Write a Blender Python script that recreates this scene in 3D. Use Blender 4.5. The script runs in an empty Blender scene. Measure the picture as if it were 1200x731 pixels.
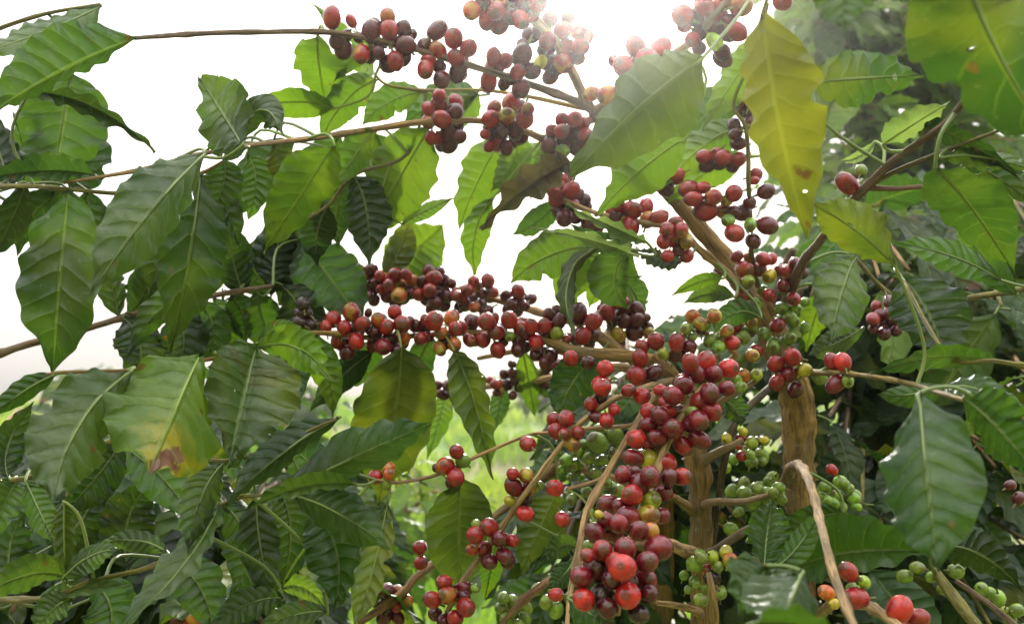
import bpy, math, random
from mathutils import Vector, Matrix, Quaternion, noise as mnoise
random.seed(7)
R = math.radians
sc = bpy.context.scene
col = sc.collection
# ------------------------------------------------------------------ camera
PITCH = 5.0
CAMZ = 1.35
FPX = 1287.0                      # focal length in photograph pixels (1200 wide)
cam = bpy.data.cameras.new('camera')
camo = bpy.data.objects.new('camera', cam); col.objects.link(camo)
camo.location = (0, 0, CAMZ)
camo.rotation_euler = (R(90 + PITCH), 0, 0)
cam.sensor_width = 36.0
cam.lens = 36.0 * FPX / 1200.0
cam.clip_start = 0.02
cam.clip_end = 600
cam.dof.use_dof = True
cam.dof.focus_distance = 0.86
cam.dof.aperture_fstop = 9.0
sc.camera = camo
# ------------------------------------------------------------------ sky and sun
SUN_EL, SUN_AZ = 23.2, 4.8       # degrees; azimuth measured to the right of the view direction (+Y)
w = bpy.data.worlds.new('World'); sc.world = w; w.use_nodes = True
nt = w.node_tree; nt.nodes.clear()
o_ = nt.nodes.new('ShaderNodeOutputWorld'); bg = nt.nodes.new('ShaderNodeBackground')
sky = nt.nodes.new('ShaderNodeTexSky'); sky.sky_type = 'NISHITA'; sky.sun_disc = False
sky.sun_elevation = R(SUN_EL); sky.sun_rotation = R(SUN_AZ); sky.dust_density = 4.0
mx = nt.nodes.new('ShaderNodeMix'); mx.data_type = 'RGBA'
mx.inputs['Factor'].default_value = 0.85          # overcast layer over the clear sky, three times brighter overhead than at the horizon
tcw = nt.nodes.new('ShaderNodeTexCoord'); sxw = nt.nodes.new('ShaderNodeSeparateXYZ')
nt.links.new(tcw.outputs['Generated'], sxw.inputs[0])
mrw = nt.nodes.new('ShaderNodeMapRange'); mrw.inputs['To Min'].default_value = 6.0; mrw.inputs['To Max'].default_value = 38.0
nt.links.new(sxw.outputs['Z'], mrw.inputs['Value'])
nzw = nt.nodes.new('ShaderNodeTexNoise'); nzw.inputs['Scale'].default_value = 2.2; nzw.inputs['Detail'].default_value = 5.0
nt.links.new(tcw.outputs['Generated'], nzw.inputs['Vector'])
clw = nt.nodes.new('ShaderNodeMapRange'); clw.inputs['From Min'].default_value = 0.3; clw.inputs['From Max'].default_value = 0.7; clw.inputs['To Min'].default_value = 0.90; clw.inputs['To Max'].default_value = 1.10
nt.links.new(nzw.outputs['Fac'], clw.inputs['Value'])
muw = nt.nodes.new('ShaderNodeMath'); muw.operation = 'MULTIPLY'
nt.links.new(mrw.outputs[0], muw.inputs[0]); nt.links.new(clw.outputs[0], muw.inputs[1])
nt.links.new(muw.outputs[0], mx.inputs['B'])
nt.links.new(sky.outputs['Color'], mx.inputs['A'])
nt.links.new(mx.outputs['Result'], bg.inputs['Color'])
bg.inputs['Strength'].default_value = 0.10
nt.links.new(bg.outputs['Background'], o_.inputs['Surface'])
sun = bpy.data.lights.new('sun', 'SUN'); sun.energy = 5.0; sun.angle = R(5.0); sun.color = (1.0, 0.95, 0.86)
suno = bpy.data.objects.new('sun', sun); col.objects.link(suno)
sd = Vector((math.sin(R(SUN_AZ)) * math.cos(R(SUN_EL)), math.cos(R(SUN_AZ)) * math.cos(R(SUN_EL)), math.sin(R(SUN_EL))))
suno.rotation_euler = (-sd).to_track_quat('-Z', 'Y').to_euler()
suno.location = sd * 20
sc.view_settings.view_transform = 'Standard'; sc.view_settings.look = 'None'
sc.view_settings.exposure = 0.34; sc.view_settings.gamma = 1.0; sc.view_settings.use_curve_mapping = False
sc.cycles.use_denoising = True
sc.cycles.max_bounces = 8; sc.cycles.transmission_bounces = 6; sc.cycles.diffuse_bounces = 4
HAZE = 0.0110

# ------------------------------------------------------------------ helpers
_c, _s = math.cos(R(PITCH)), math.sin(R(PITCH))
FWD, UP, RIGHT = Vector((0, _c, _s)), Vector((0, -_s, _c)), Vector((1, 0, 0))
def at(x, y, d):
    """photo pixel and distance along the view axis -> place in the garden"""
    return Vector((0, 0, CAMZ)) + d * (FWD + RIGHT * ((x - 600) / FPX) - UP * ((y - 365.5) / FPX))
def tag(o, label=None, cat=None, group=None, kind=None):
    if label: o['label'] = label
    if cat: o['category'] = cat
    if group: o['group'] = group
    if kind: o['kind'] = kind
    return o
WPOS = {}
def link(name, data, parent=None, loc=Vector((0, 0, 0))):
    o = bpy.data.objects.new(name, data); col.objects.link(o)
    loc = Vector(loc)
    if parent is not None:
        o.parent = parent; o.location = loc - WPOS[parent.name]
    else:
        o.location = loc
    WPOS[o.name] = loc
    return o
def mesh(name, V, F, mats, mi=None, uv=None, smooth=True):
    me = bpy.data.meshes.new(name); me.from_pydata(V, [], F)
    for m in mats: me.materials.append(m)
    if mi is not None: me.polygons.foreach_set('material_index', mi)
    if smooth: me.polygons.foreach_set('use_smooth', [True] * len(F))
    if uv is not None:
        lay = me.uv_layers.new(name='UVMap'); fl = []
        for f in F:
            for i in f: fl.extend(uv[i])
        lay.data.foreach_set('uv', fl)
    me.update(); return me

# ------------------------------------------------------------------ node helpers
class NT:
    def __init__(s, name):
        s.m = bpy.data.materials.new(name); s.m.use_nodes = True
        s.t = s.m.node_tree; s.t.nodes.clear()
        s.out = s.t.nodes.new('ShaderNodeOutputMaterial')
    def n(s, typ, **kw):
        nd = s.t.nodes.new(typ)
        for k, v in kw.items():
            if k == 'inp':
                for a, b in v.items():
                    if hasattr(b, 'node'): s.t.links.new(b, nd.inputs[a])
                    else: nd.inputs[a].default_value = b
            else: setattr(nd, k, v)
        return nd
    def math(s, op, a, b=0.0, c=0.0):
        nd = s.t.nodes.new('ShaderNodeMath'); nd.operation = op
        for i, v in enumerate((a, b, c)):
            if hasattr(v, 'node'): s.t.links.new(v, nd.inputs[i])
            else: nd.inputs[i].default_value = v
        return nd.outputs[0]
    def mix(s, f, a, b, blend='MIX'):
        nd = s.t.nodes.new('ShaderNodeMix'); nd.data_type = 'RGBA'; nd.blend_type = blend
        for k, v in (('Factor', f), ('A', a), ('B', b)):
            if hasattr(v, 'node'): s.t.links.new(v, nd.inputs[k])
            else: nd.inputs[k].default_value = v
        return nd.outputs['Result']
    def ramp(s, v, lo, hi, a=0.0, b=1.0):
        nd = s.n('ShaderNodeMapRange', interpolation_type='SMOOTHSTEP')
        s.t.links.new(v, nd.inputs['Value'])
        for k, x in (('From Min', lo), ('From Max', hi), ('To Min', a), ('To Max', b)): nd.inputs[k].default_value = x
        return nd.outputs[0]
    def noise(s, vec, scale, detail=3.0, rough=0.55):
        nd = s.n('ShaderNodeTexNoise', inp={'Scale': scale, 'Detail': detail, 'Roughness': rough})
        s.t.links.new(vec, nd.inputs['Vector']); return nd.outputs['Fac']
    def done(s, sh):
        s.t.links.new(sh, s.out.inputs['Surface']); return s.m

def leaf_material(name, rough=0.39, trans=0.45, nveins=9.0, blotch=False, ps=1.0, spec=0.48):
    g = NT(name)
    oi = g.n('ShaderNodeObjectInfo'); base = oi.outputs['Color']; spot = oi.outputs['Alpha']
    tc = g.n('ShaderNodeTexCoord')
    off = g.n('ShaderNodeVectorMath', operation='ADD')
    g.t.links.new(tc.outputs['Object'], off.inputs[0])
    rv = g.n('ShaderNodeCombineXYZ', inp={'X': g.math('MULTIPLY', oi.outputs['Random'], 37.0), 'Y': g.math('MULTIPLY', oi.outputs['Random'], 11.0)})
    g.t.links.new(rv.outputs[0], off.inputs[1])
    scl = g.n('ShaderNodeVectorMath', operation='SCALE'); g.t.links.new(off.outputs[0], scl.inputs[0]); scl.inputs['Scale'].default_value = ps; P = scl.outputs[0]
    uvn = g.n('ShaderNodeUVMap', uv_map='UVMap')
    sx = g.n('ShaderNodeSeparateXYZ', inp={0: uvn.outputs[0]})
    u = sx.outputs['X']; v = g.math('SUBTRACT', g.math('MULTIPLY', sx.outputs['Y'], 2.0), 1.0)
    av = g.math('ABSOLUTE', v)
    wob = g.math('MULTIPLY', g.math('SUBTRACT', g.noise(P, 30.0, 1.0), 0.5), 0.05)
    ph = g.math('MULTIPLY', g.math('ADD', g.math('SUBTRACT', u, g.math('MULTIPLY', g.math('POWER', av, 1.25), 0.13)), wob), nveins)
    ph = g.math('ADD', ph, g.math('MULTIPLY', g.math('SIGN', v), 0.14))
    tri = g.math('MULTIPLY', g.math('ABSOLUTE', g.math('SUBTRACT', g.math('FRACT', ph), 0.5)), 2.0)
    lat = g.math('MULTIPLY', g.ramp(tri, 0.86, 1.0), g.ramp(av, 1.0, 0.45, 0.15, 1.0))
    mid = g.ramp(av, 0.075, 0.02)
    vein = g.math('MAXIMUM', mid, g.math('MULTIPLY', lat, 0.5))
    n1 = g.noise(P, 22.0, 4.0); n2 = g.noise(P, 120.0, 3.0)
    c = g.mix(g.ramp(n1, 0.3, 0.72), g.mix(1.0, base, (0.72, 0.80, 0.75, 1), 'MULTIPLY'), g.mix(1.0, base, (1.22, 1.12, 1.05, 1), 'MULTIPLY'))
    c = g.mix(g.math('MULTIPLY', g.ramp(n2, 0.35, 0.7), 0.35), c, g.mix(1.0, base, (0.8, 0.85, 0.8, 1), 'MULTIPLY'))
    # yellowing, rusty spots, chewed brown rims: wear with a shape of its own
    yel = g.math('MULTIPLY', g.ramp(g.noise(P, 16.0, 2.0), 0.42, 0.66), spot)
    c = g.mix(yel, c, (0.20, 0.205, 0.016, 1))
    brn = g.math('MULTIPLY', g.ramp(g.math('ADD', g.noise(P, 26.0, 4.0), g.math('MULTIPLY', spot, 0.12)), 0.68, 0.73), g.ramp(spot, 0.1, 0.6))
    c = g.mix(brn, c, (0.10, 0.042, 0.022, 1))
    if blotch:      # one scorched patch by the tip with a yellow rim
        du = g.math('SUBTRACT', u, 0.80); dv = g.math('SUBTRACT', v, 0.30); n4 = g.noise(P, 38.0, 4.0, 0.6)
        rr = g.math('SQRT', g.math('ADD', g.math('MULTIPLY', g.math('MULTIPLY', du, du), 16.0), g.math('MULTIPLY', dv, dv)))
        rr = g.math('ADD', rr, g.math('MULTIPLY', g.math('SUBTRACT', n4, 0.5), 2.4))
        c = g.mix(g.ramp(rr, 1.3, 0.4), c, (0.27, 0.23, 0.014, 1))
        c = g.mix(g.ramp(rr, 0.46, 0.36), c, g.mix(g.ramp(n2, 0.3, 0.7), (0.12, 0.045, 0.024, 1), (0.20, 0.10, 0.06, 1)))
    speck = g.math('MULTIPLY', g.ramp(g.noise(P, 75.0, 1.0), 0.735, 0.77), 0.8)
    c = g.mix(speck, c, (0.085, 0.05, 0.018, 1))
    vcol = g.mix(0.5, g.mix(1.0, base, (1.9, 1.75, 1.5, 1), 'MULTIPLY'), (0.20, 0.25, 0.06, 1))
    c = g.mix(g.math('MULTIPLY', vein, 0.62), c, vcol)
    dust = g.math('MULTIPLY', g.ramp(g.noise(P, 260.0, 2.0), 0.66, 0.76), 0.15)
    c = g.mix(dust, c, (0.34, 0.35, 0.28, 1))
    # relief: cells between the veins, sunk midrib
    cell = g.n('ShaderNodeTexVoronoi', inp={'Vector': P, 'Scale': 210.0})
    h = g.math('ADD', g.math('MULTIPLY', cell.outputs['Distance'], 0.10), g.math('MULTIPLY', g.math('POWER', tri, 2.0), -0.9))
    h = g.math('ADD', h, g.math('MULTIPLY', mid, -0.6))
    h = g.math('ADD', h, g.math('MULTIPLY', n1, 0.5))
    bump = g.n('ShaderNodeBump', inp={'Strength': 0.7, 'Distance': 0.0035, 'Height': h})
    rg = g.ramp(n2, 0.3, 0.7, rough - 0.05, rough + 0.16)
    p = g.n('ShaderNodeBsdfPrincipled', inp={'Base Color': c, 'Roughness': rg, 'Normal': bump.outputs[0], 'Specular IOR Level': spec})
    tcol = g.mix(1.0, c, (1.42, 1.5, 0.55, 1), 'MULTIPLY')
    tcol = g.mix(g.math('MULTIPLY', vein, 0.35), tcol, g.mix(1.0, tcol, (0.6, 0.6, 0.5, 1), 'MULTIPLY'))
    tr = g.n('ShaderNodeBsdfTranslucent', inp={'Color': tcol})
    ms = g.n('ShaderNodeMixShader', inp={0: trans, 1: p.outputs[0], 2: tr.outputs[0]})
    if ps == 1.0:   # insect holes in the older leaves
        hole = g.math('MULTIPLY', g.math('GREATER_THAN', g.noise(P, 70.0, 1.0), 0.765), g.math('GREATER_THAN', spot, 0.18))
        ms = g.n('ShaderNodeMixShader', inp={0: hole, 1: ms.outputs[0], 2: g.n('ShaderNodeBsdfTransparent').outputs[0]})
    return g.done(ms.outputs[0])

def cherry_material():
    g = NT('cherry_skin')
    oi = g.n('ShaderNodeObjectInfo'); base = oi.outputs['Color']; a = oi.outputs['Alpha']
    tc = g.n('ShaderNodeTexCoord'); off = g.n('ShaderNodeVectorMath', operation='ADD')
    g.t.links.new(tc.outputs['Object'], off.inputs[0])
    rv = g.n('ShaderNodeCombineXYZ', inp={'X': g.math('MULTIPLY', oi.outputs['Random'], 53.0), 'Z': g.math('MULTIPLY', oi.outputs['Random'], 19.0)})
    g.t.links.new(rv.outputs[0], off.inputs[1]); P = off.outputs[0]
    n1 = g.noise(P, 0.9, 2.0); n2 = g.noise(P, 7.0, 4.0); n3 = g.noise(P, 14.0, 2.0)
    c = g.mix(g.ramp(n1, 0.35, 0.65), g.mix(1.0, base, (0.62, 0.6, 0.75, 1), 'MULTIPLY'), g.mix(1.0, base, (1.2, 1.25, 1.0, 1), 'MULTIPLY'))
    c = g.mix(g.math('MULTIPLY', g.ramp(n2, 0.5, 0.72), 0.22), c, g.mix(1.0, base, (0.45, 0.5, 0.5, 1), 'MULTIPLY'))
    part = g.math('MULTIPLY', g.ramp(g.noise(P, 0.75, 1.0), 0.44, 0.6), a)
    c = g.mix(part, c, (0.33, 0.27, 0.025, 1))
    c = g.mix(g.math('MULTIPLY', g.ramp(n3, 0.62, 0.74), 0.13), c, (0.34, 0.24, 0.19, 1))    # dusty bloom
    sz = g.n('ShaderNodeSeparateXYZ', inp={0: tc.outputs['Object']})
    tip = g.ramp(sz.outputs['Z'], 0.97, 1.02)
    c = g.mix(g.math('MULTIPLY', tip, 0.75), c, (0.07, 0.035, 0.02, 1))
    bump = g.n('ShaderNodeBump', inp={'Strength': 0.16, 'Distance': 0.0009, 'Height': g.math('ADD', n2, g.math('MULTIPLY', n1, 1.5))})
    p = g.n('ShaderNodeBsdfPrincipled', inp={'Base Color': c, 'Roughness': g.ramp(n2, 0.3, 0.7, 0.16, 0.30), 'Specular IOR Level': 0.5, 'Normal': bump.outputs[0]})
    return g.done(p.outputs[0])

def bark_material(name, stretch=6.0, bumpd=0.003):
    g = NT(name)
    oi = g.n('ShaderNodeObjectInfo'); base = oi.outputs['Color']
    uvn = g.n('ShaderNodeUVMap', uv_map='UVMap')
    tc = g.n('ShaderNodeTexCoord')
    mp = g.n('ShaderNodeMapping', inp={'Vector': uvn.outputs[0], 'Scale': (stretch, 1.5, 1.0)})
    fib = g.noise(mp.outputs[0], 1.0, 6.0, 0.65)
    n1 = g.noise(tc.outputs['Object'], 35.0, 4.0); n2 = g.noise(tc.outputs['Object'], 160.0, 3.0)
    c = g.mix(g.ramp(fib, 0.35, 0.62), g.mix(1.0, base, (0.34, 0.32, 0.30, 1), 'MULTIPLY'), g.mix(1.0, base, (1.3, 1.22, 1.1, 1), 'MULTIPLY'))
    c = g.mix(g.math('MULTIPLY', g.ramp(g.noise(tc.outputs['Object'], 14.0, 5.0), 0.46, 0.64), 0.6), c, g.mix(fib, (0.06, 0.045, 0.03, 1), (0.22, 0.18, 0.11, 1)))
    c = g.mix(g.math('MULTIPLY', g.ramp(n1, 0.5, 0.7), 0.5), c, g.mix(1.0, base, (0.6, 0.62, 0.55, 1), 'MULTIPLY'))
    c = g.mix(g.math('MULTIPLY', g.ramp(n2, 0.62, 0.72), 0.45), c, (0.30, 0.29, 0.22, 1))
    h = g.math('ADD', fib, g.math('MULTIPLY', n2, 0.4))
    bump = g.n('ShaderNodeBump', inp={'Strength': 0.9, 'Distance': bumpd, 'Height': h})
    p = g.n('ShaderNodeBsdfPrincipled', inp={'Base Color': c, 'Roughness': 0.78, 'Specular IOR Level': 0.25, 'Normal': bump.outputs[0]})
    return g.done(p.outputs[0])

def plain(name, c1, c2, scale=40.0, rough=0.7, trans=0.0):
    g = NT(name); tc = g.n('ShaderNodeTexCoord')
    c = g.mix(g.ramp(g.noise(tc.outputs['Object'], scale, 4.0), 0.35, 0.65), c1, c2)
    p = g.n('ShaderNodeBsdfPrincipled', inp={'Base Color': c, 'Roughness': rough, 'Specular IOR Level': 0.3})
    if trans:
        tr = g.n('ShaderNodeBsdfTranslucent', inp={'Color': g.mix(1.0, c, (1.7, 1.6, 0.6, 1), 'MULTIPLY')})
        return g.done(g.n('ShaderNodeMixShader', inp={0: trans, 1: p.outputs[0], 2: tr.outputs[0]}).outputs[0])
    return g.done(p.outputs[0])

M_LEAF = leaf_material('coffee_leaf')
M_BLOTCH = leaf_material('scorched_leaf', blotch=True)
M_LEAFBG = leaf_material('coffee_leaf_matt', rough=0.46, trans=0.40, nveins=8.0, ps=0.13, spec=0.32)
M_CHERRY = cherry_material()
M_BARK = bark_material('bark', 26.0, 0.006)
M_TWIG = bark_material('twig_bark', 7.0, 0.003)
g = NT('petiole'); oi = g.n('ShaderNodeObjectInfo')
M_PET = g.done(g.n('ShaderNodeBsdfPrincipled', inp={'Base Color': g.mix(0.45, g.mix(1.0, oi.outputs['Color'], (1.9, 1.8, 1.3, 1), 'MULTIPLY'), (0.17, 0.19, 0.05, 1)), 'Roughness': 0.5}).outputs[0])
M_STALK = plain('cherry_stalk', (0.10, 0.11, 0.03, 1), (0.16, 0.11, 0.04, 1), 3.0, 0.6)

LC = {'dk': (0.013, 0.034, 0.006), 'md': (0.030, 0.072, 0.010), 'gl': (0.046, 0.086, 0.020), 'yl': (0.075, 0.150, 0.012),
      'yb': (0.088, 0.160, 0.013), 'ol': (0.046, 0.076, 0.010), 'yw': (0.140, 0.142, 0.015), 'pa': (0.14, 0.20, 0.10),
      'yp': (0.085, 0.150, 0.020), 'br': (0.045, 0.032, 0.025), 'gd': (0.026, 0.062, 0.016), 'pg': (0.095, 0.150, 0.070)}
SPOT = {'yl': 0.2, 'yw': 0.5, 'yp': 0.1, 'ol': 0.35, 'br': 0.2, 'yb': 0.12}

# ------------------------------------------------------------------ branches
def catmull(pts, rad, sub):
    P, Q = [], []
    n = len(pts)
    for i in range(n - 1):
        p0 = pts[max(i - 1, 0)]; p1 = pts[i]; p2 = pts[i + 1]; p3 = pts[min(i + 2, n - 1)]
        for k in range(sub):
            t = k / sub
            P.append(0.5 * ((2 * p1) + (p2 - p0) * t + (2 * p0 - 5 * p1 + 4 * p2 - p3) * t * t + (3 * p1 - p0 - 3 * p2 + p3) * t ** 3))
            Q.append(rad[i] + (rad[i + 1] - rad[i]) * t)
    P.append(pts[-1].copy()); Q.append(rad[-1]); return P, Q
def tube(P, Q, sides=9, rough=0.10, node=0.0, seed=0.0, cap=True, fs=120.0):
    """bumpy tapering tube along P with radii Q"""
    V, F, UV = [], [], []
    t0 = (P[1] - P[0]).normalized()
    nrm = t0.orthogonal().normalized(); L = 0.0
    for i, p in enumerate(P):
        t = (P[min(i + 1, len(P) - 1)] - P[max(i - 1, 0)]).normalized()
        nrm = (nrm - t * nrm.dot(t)).normalized(); b = t.cross(nrm)
        if i: L += (p - P[i - 1]).length
        r0 = Q[i]
        if node:
            k = (L + seed) % node / node
            r0 *= 1.0 + 0.38 * math.exp(-((k - 0.5) / 0.09) ** 2)
        for j in range(sides):
            a = 2 * math.pi * j / sides
            d = nrm * math.cos(a) + b * math.sin(a)
            rr = r0 * (1 + rough * mnoise.noise((p + d * r0) * fs + Vector((seed, 0, 0))) + rough * 0.8 * mnoise.noise((p + d * r0) * fs * 0.35))
            V.append(p + d * rr); UV.append((j / sides, L * 18.0))
    for i in range(len(P) - 1):
        for j in range(sides):
            k = (j + 1) % sides
            F.append((i * sides + j, i * sides + k, (i + 1) * sides + k, (i + 1) * sides + j))
    if cap:
        F.append(tuple(range(sides))[::-1]); F.append(tuple(range((len(P) - 1) * sides, len(P) * sides)))
    return V, F, UV

BR = {}        # key -> (object, tree, [points], [radii])
def branch(key, tree, pts, color, name='branch', mat=None, sides=9, rough=0.12, node=0.0, sub=6, fs=120.0, parent=None, label=None):
    """pts: list of (x, y, depth, radius px) in the photograph's frame or (Vector, radius m)"""
    P, Q = [], []
    for q in pts:
        if isinstance(q[0], Vector): P.append(q[0]); Q.append(q[1])
        else: P.append(at(q[0], q[1], q[2])); Q.append(q[3] * q[2] / FPX)
    P, Q = catmull(P, Q, sub)
    V, F, UV = tube(P, Q, sides, rough, node, random.random() * 9, fs=fs)
    o0 = P[0]
    me = mesh(name, [v - o0 for v in V], F, [mat or M_TWIG], uv=UV)
    o = link(name, me, parent or tree, o0); o.color = (*color, 1)
    if label: o['label'] = label
    BR[key] = (o, tree, P, Q); return o
def nearest(p, trees=None, keys=None):
    best = None
    for k, (o, t, P, Q) in BR.items():
        if keys and k not in keys: continue
        if trees and t not in trees: continue
        for i, q in enumerate(P):
            d = (q - p).length_squared
            if best is None or d < best[0]: best = (d, k, i)
    k, i = best[1], best[2]
    return BR[k], BR[k][2][i], i

# ------------------------------------------------------------------ leaves
def profile(t):
    if t <= 0 or t >= 1: return 0.0
    x = t ** 0.92
    b = math.sin(math.pi * x) ** 0.86 * (1.06 - 0.16 * t)
    if t < 0.10: b *= 0.55 + 0.45 * (t / 0.10)
    if t > 0.84: b *= 1 - 0.62 * ((t - 0.84) / 0.16) ** 0.8
    return max(b, 0.0)
def leaf_geo(spine, nL, nN, W, bendL, bendR, nu, nv, seed, wave=0.11, quilt=0.09, nveins=9.0, droop=0.0):
    """spine(t) -> point; nL(t) -> unit vector across (left); nN(t) -> unit vector away from the viewer; W half width in m;
       bendL / bendR: angle (rad) of each half out of the plane (positive away)"""
    V, F, UV = [], [], []
    rnd = random.Random(seed); phs = rnd.random() * 6.28; nw = rnd.uniform(5.0, 8.5); kv = rnd.uniform(.8, 1.2); pv = rnd.random() * 6.28; bites = [(rnd.uniform(.25, .85), rnd.choice((-1, 1)), rnd.uniform(.015, .04), rnd.uniform(.1, .32)) for _ in range(rnd.choice((0, 0, 0, 1, 2, 3)))]; phs2 = rnd.random() * 6.28
    for i in range(nu + 1):
        t = i / nu; p = spine(t); l = nL(t); nn = nN(t); pw = profile(t)
        for j in range(-nv, nv + 1):
            s = j / nv; a = abs(s); ang = bendL if s > 0 else bendR
            edge = 1 + 0.024 * math.sin(nw * 6.28 * t + phs + (1.7 if s > 0 else 0)) + 0.07 * mnoise.noise(Vector((t * 9, seed * 1.3, 3.0 if s > 0 else 7.0)))
            for bt, bs, bw, bd in bites:
                if bs * s > 0: edge *= 1 - bd * math.exp(-((t - bt) / bw) ** 2)
            wd = W * pw * edge * a
            sgn = 1 if s > 0 else -1
            tu = t * kv + 0.016 * math.sin(9 * t + pv) + 0.012 * math.sin(17 * t + pv * 2 + sgn)
            ph = (tu - 0.13 * a ** 1.25) * nveins + 0.14 * sgn
            q = math.sin(math.pi * (ph - math.floor(ph)))          # 0 on the veins, 1 between
            zz = -W * quilt * (q ** 0.6) * (1 - (2 * a - 1) ** 2 * 0.6) * min(a * 4, 1)
            zz += W * wave * a * a * math.sin(nw * 6.28 * t + phs + (0.8 if s > 0 else 2.1)) * min(1, 6 * t) 
            zz += W * 0.10 * a ** 2 * math.sin(2.2 * 6.28 * t + phs2 + sgn)
            zz += W * droop * a * a
            cs, sn = math.cos(ang), math.sin(ang)
            V.append(p + l * (sgn * (wd * cs - zz * sn * 0.6)) + nn * (wd * sn + zz * cs))
            UV.append((tu if j else t * kv + 0.016 * math.sin(9 * t + pv), (s + 1) / 2))
    k = 2 * nv + 1
    for i in range(nu):
        for j in range(2 * nv):
            a = i * k + j; F.append((a, a + 1, a + k + 1, a + k))
    return V, F, UV
LEAFN = [0]
def leaf(b, m, t, wl, wr, d0, d1, c, W=None, sl=None, sr=None, dm=None, spot=None, keys=None, wave=0.11, roll=0.0):
    LEAFN[0] += 1; seed = LEAFN[0]; rnd = random.Random(seed * 77)
    dm = (d0 + d1) / 2 + (0.0 if dm is None else dm)
    # control point so that the curve passes through m
    B, Mi, T = at(*b, d0), at(*m, dm), at(*t, d1)
    Cc = 2 * Mi - (B + T) / 2
    sp = lambda u: B * (1 - u) ** 2 + Cc * 2 * u * (1 - u) + T * u * u
    camp = Vector((0, 0, CAMZ))
    def frame(u):
        tg = (2 * (1 - u) * (Cc - B) + 2 * u * (T - Cc)).normalized()
        view = (sp(u) - camp).normalized()
        l = tg.cross(view)
        if l.length < 0.15: l = tg.cross(FWD)
        l.normalize(); l = -l
        # left-hand side on screen of the direction of travel
        n = view - tg * view.dot(tg); n.normalize()
        if tg.cross(l).dot(n) > 0: pass
        return l, n
    # pick sign so +l is the screen-left of travel
    l0, n0 = frame(0.5)
    dx, dy = t[0] - b[0], t[1] - b[1]
    scr = Vector((l0.dot(RIGHT), -l0.dot(UP)))
    sgn = 1 if scr.x * dy + scr.y * (-dx) > 0 else -1
    if W is None: W = max(wl, wr, 1.0) * 1.06
    Wm = W * dm / FPX
    def ang(wv, s):
        a = math.acos(max(min(wv / W, 1), 0.08)); return a * s
    sl = sl if sl is not None else rnd.choice((-1, 1, 1)); sr = sr if sr is not None else rnd.choice((-1, 1, 1))
    nu = 40 if Wm > 0.012 else 26
    V, F, UV = leaf_geo(sp, lambda u: frame(u)[0] * sgn, lambda u: frame(u)[1], Wm, ang(wl, sl), ang(wr, sr), nu, 8, seed, wave=wave)
    mi = [0] * len(F)
    (bo, tree, P, Q), q, qi = nearest(B, keys=keys)
    # leaf stalk from the branch to the blade and midrib underneath
    tg0 = (sp(0.06) - sp(0)).normalized(); dist = (q - B).length
    pts = [q, q + (B - q) * 0.5 - tg0 * min(0.25 * dist, 0.02), B, sp(0.10), sp(0.35), sp(0.7), sp(0.97)]
    n_ = frame(0.3)[1]
    for i_ in (3, 4, 5, 6): pts[i_] = pts[i_] + n_ * 0.0006
    if c == 'yw': pts = pts[:4]
    rs = [0.0016, 0.0013, 0.0012, 0.0011, 0.0009, 0.0006, 0.0003]
    PP, RR = catmull(pts, rs[:len(pts)], 4)
    v2, f2, u2 = tube(PP, RR, 5, 0.05, cap=False)
    o = len(V); V += v2; F += [tuple(i + o for i in f) for f in f2]; UV += [(0.5, 0.5)] * len(v2); mi += [1] * len(f2)
    me = mesh('leaf', [x - B for x in V], F, [M_BLOTCH if c == 'yp' else M_LEAF, M_PET], mi, UV)
    ob = link('leaf', me, bo, B)
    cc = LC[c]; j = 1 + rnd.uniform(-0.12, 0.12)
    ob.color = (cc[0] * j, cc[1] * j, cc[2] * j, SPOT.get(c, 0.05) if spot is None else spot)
    return ob

# ------------------------------------------------------------------ cherries
def cherry_mesh(name, el, seg=16, rings=10, seed=0):
    """unit fruit: stalk end at -Z, little navel at +Z"""
    V, F = [], []
    for i in range(rings + 1):
        th = math.pi * i / rings; z = -math.cos(th) * el; r = math.sin(th)
        if i == rings: z = el * 0.955; r = 0.03
        if i == rings - 1: r *= 0.62; z = el * 1.02
        if i == 0: r = 0.05; z = -el * 0.96
        for j in range(seg):
            a = 2 * math.pi * j / seg
            k = 1 + 0.045 * math.cos(2 * a + seed) * math.sin(th) + 0.03 * mnoise.noise(Vector((math.cos(a) * r * 1.4, math.sin(a) * r * 1.4, z * 1.4 + seed * 5)))
            V.append((r * k * math.cos(a), r * k * 0.96 * math.sin(a), z))
    for i in range(rings):
        for j in range(seg):
            k = (j + 1) % seg; F.append((i * seg + j, i * seg + k, (i + 1) * seg + k, (i + 1) * seg + j))
    F.append(tuple(range(rings * seg, rings * seg + seg))); mi = [0] * len(F)
    o = len(V); s = 5
    for zz, rr in ((-el * 1.75, 0.13), (-el * 1.3, 0.12), (-el * 0.93, 0.2)):
        for j in range(s):
            a = 2 * math.pi * j / s; V.append((rr * math.cos(a) + 0.1 * (zz + el), rr * math.sin(a), zz))
    for i in range(2):
        for j in range(s):
            k = (j + 1) % s; F.append((o + i * s + j, o + i * s + k, o + (i + 1) * s + k, o + (i + 1) * s + j)); mi.append(1)
    return mesh(name, V, F, [M_CHERRY, M_STALK], mi)
CM = [cherry_mesh('cherry', e, seed=i) for i, e in enumerate((1.04, 1.12, 1.22, 1.08))]
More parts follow.
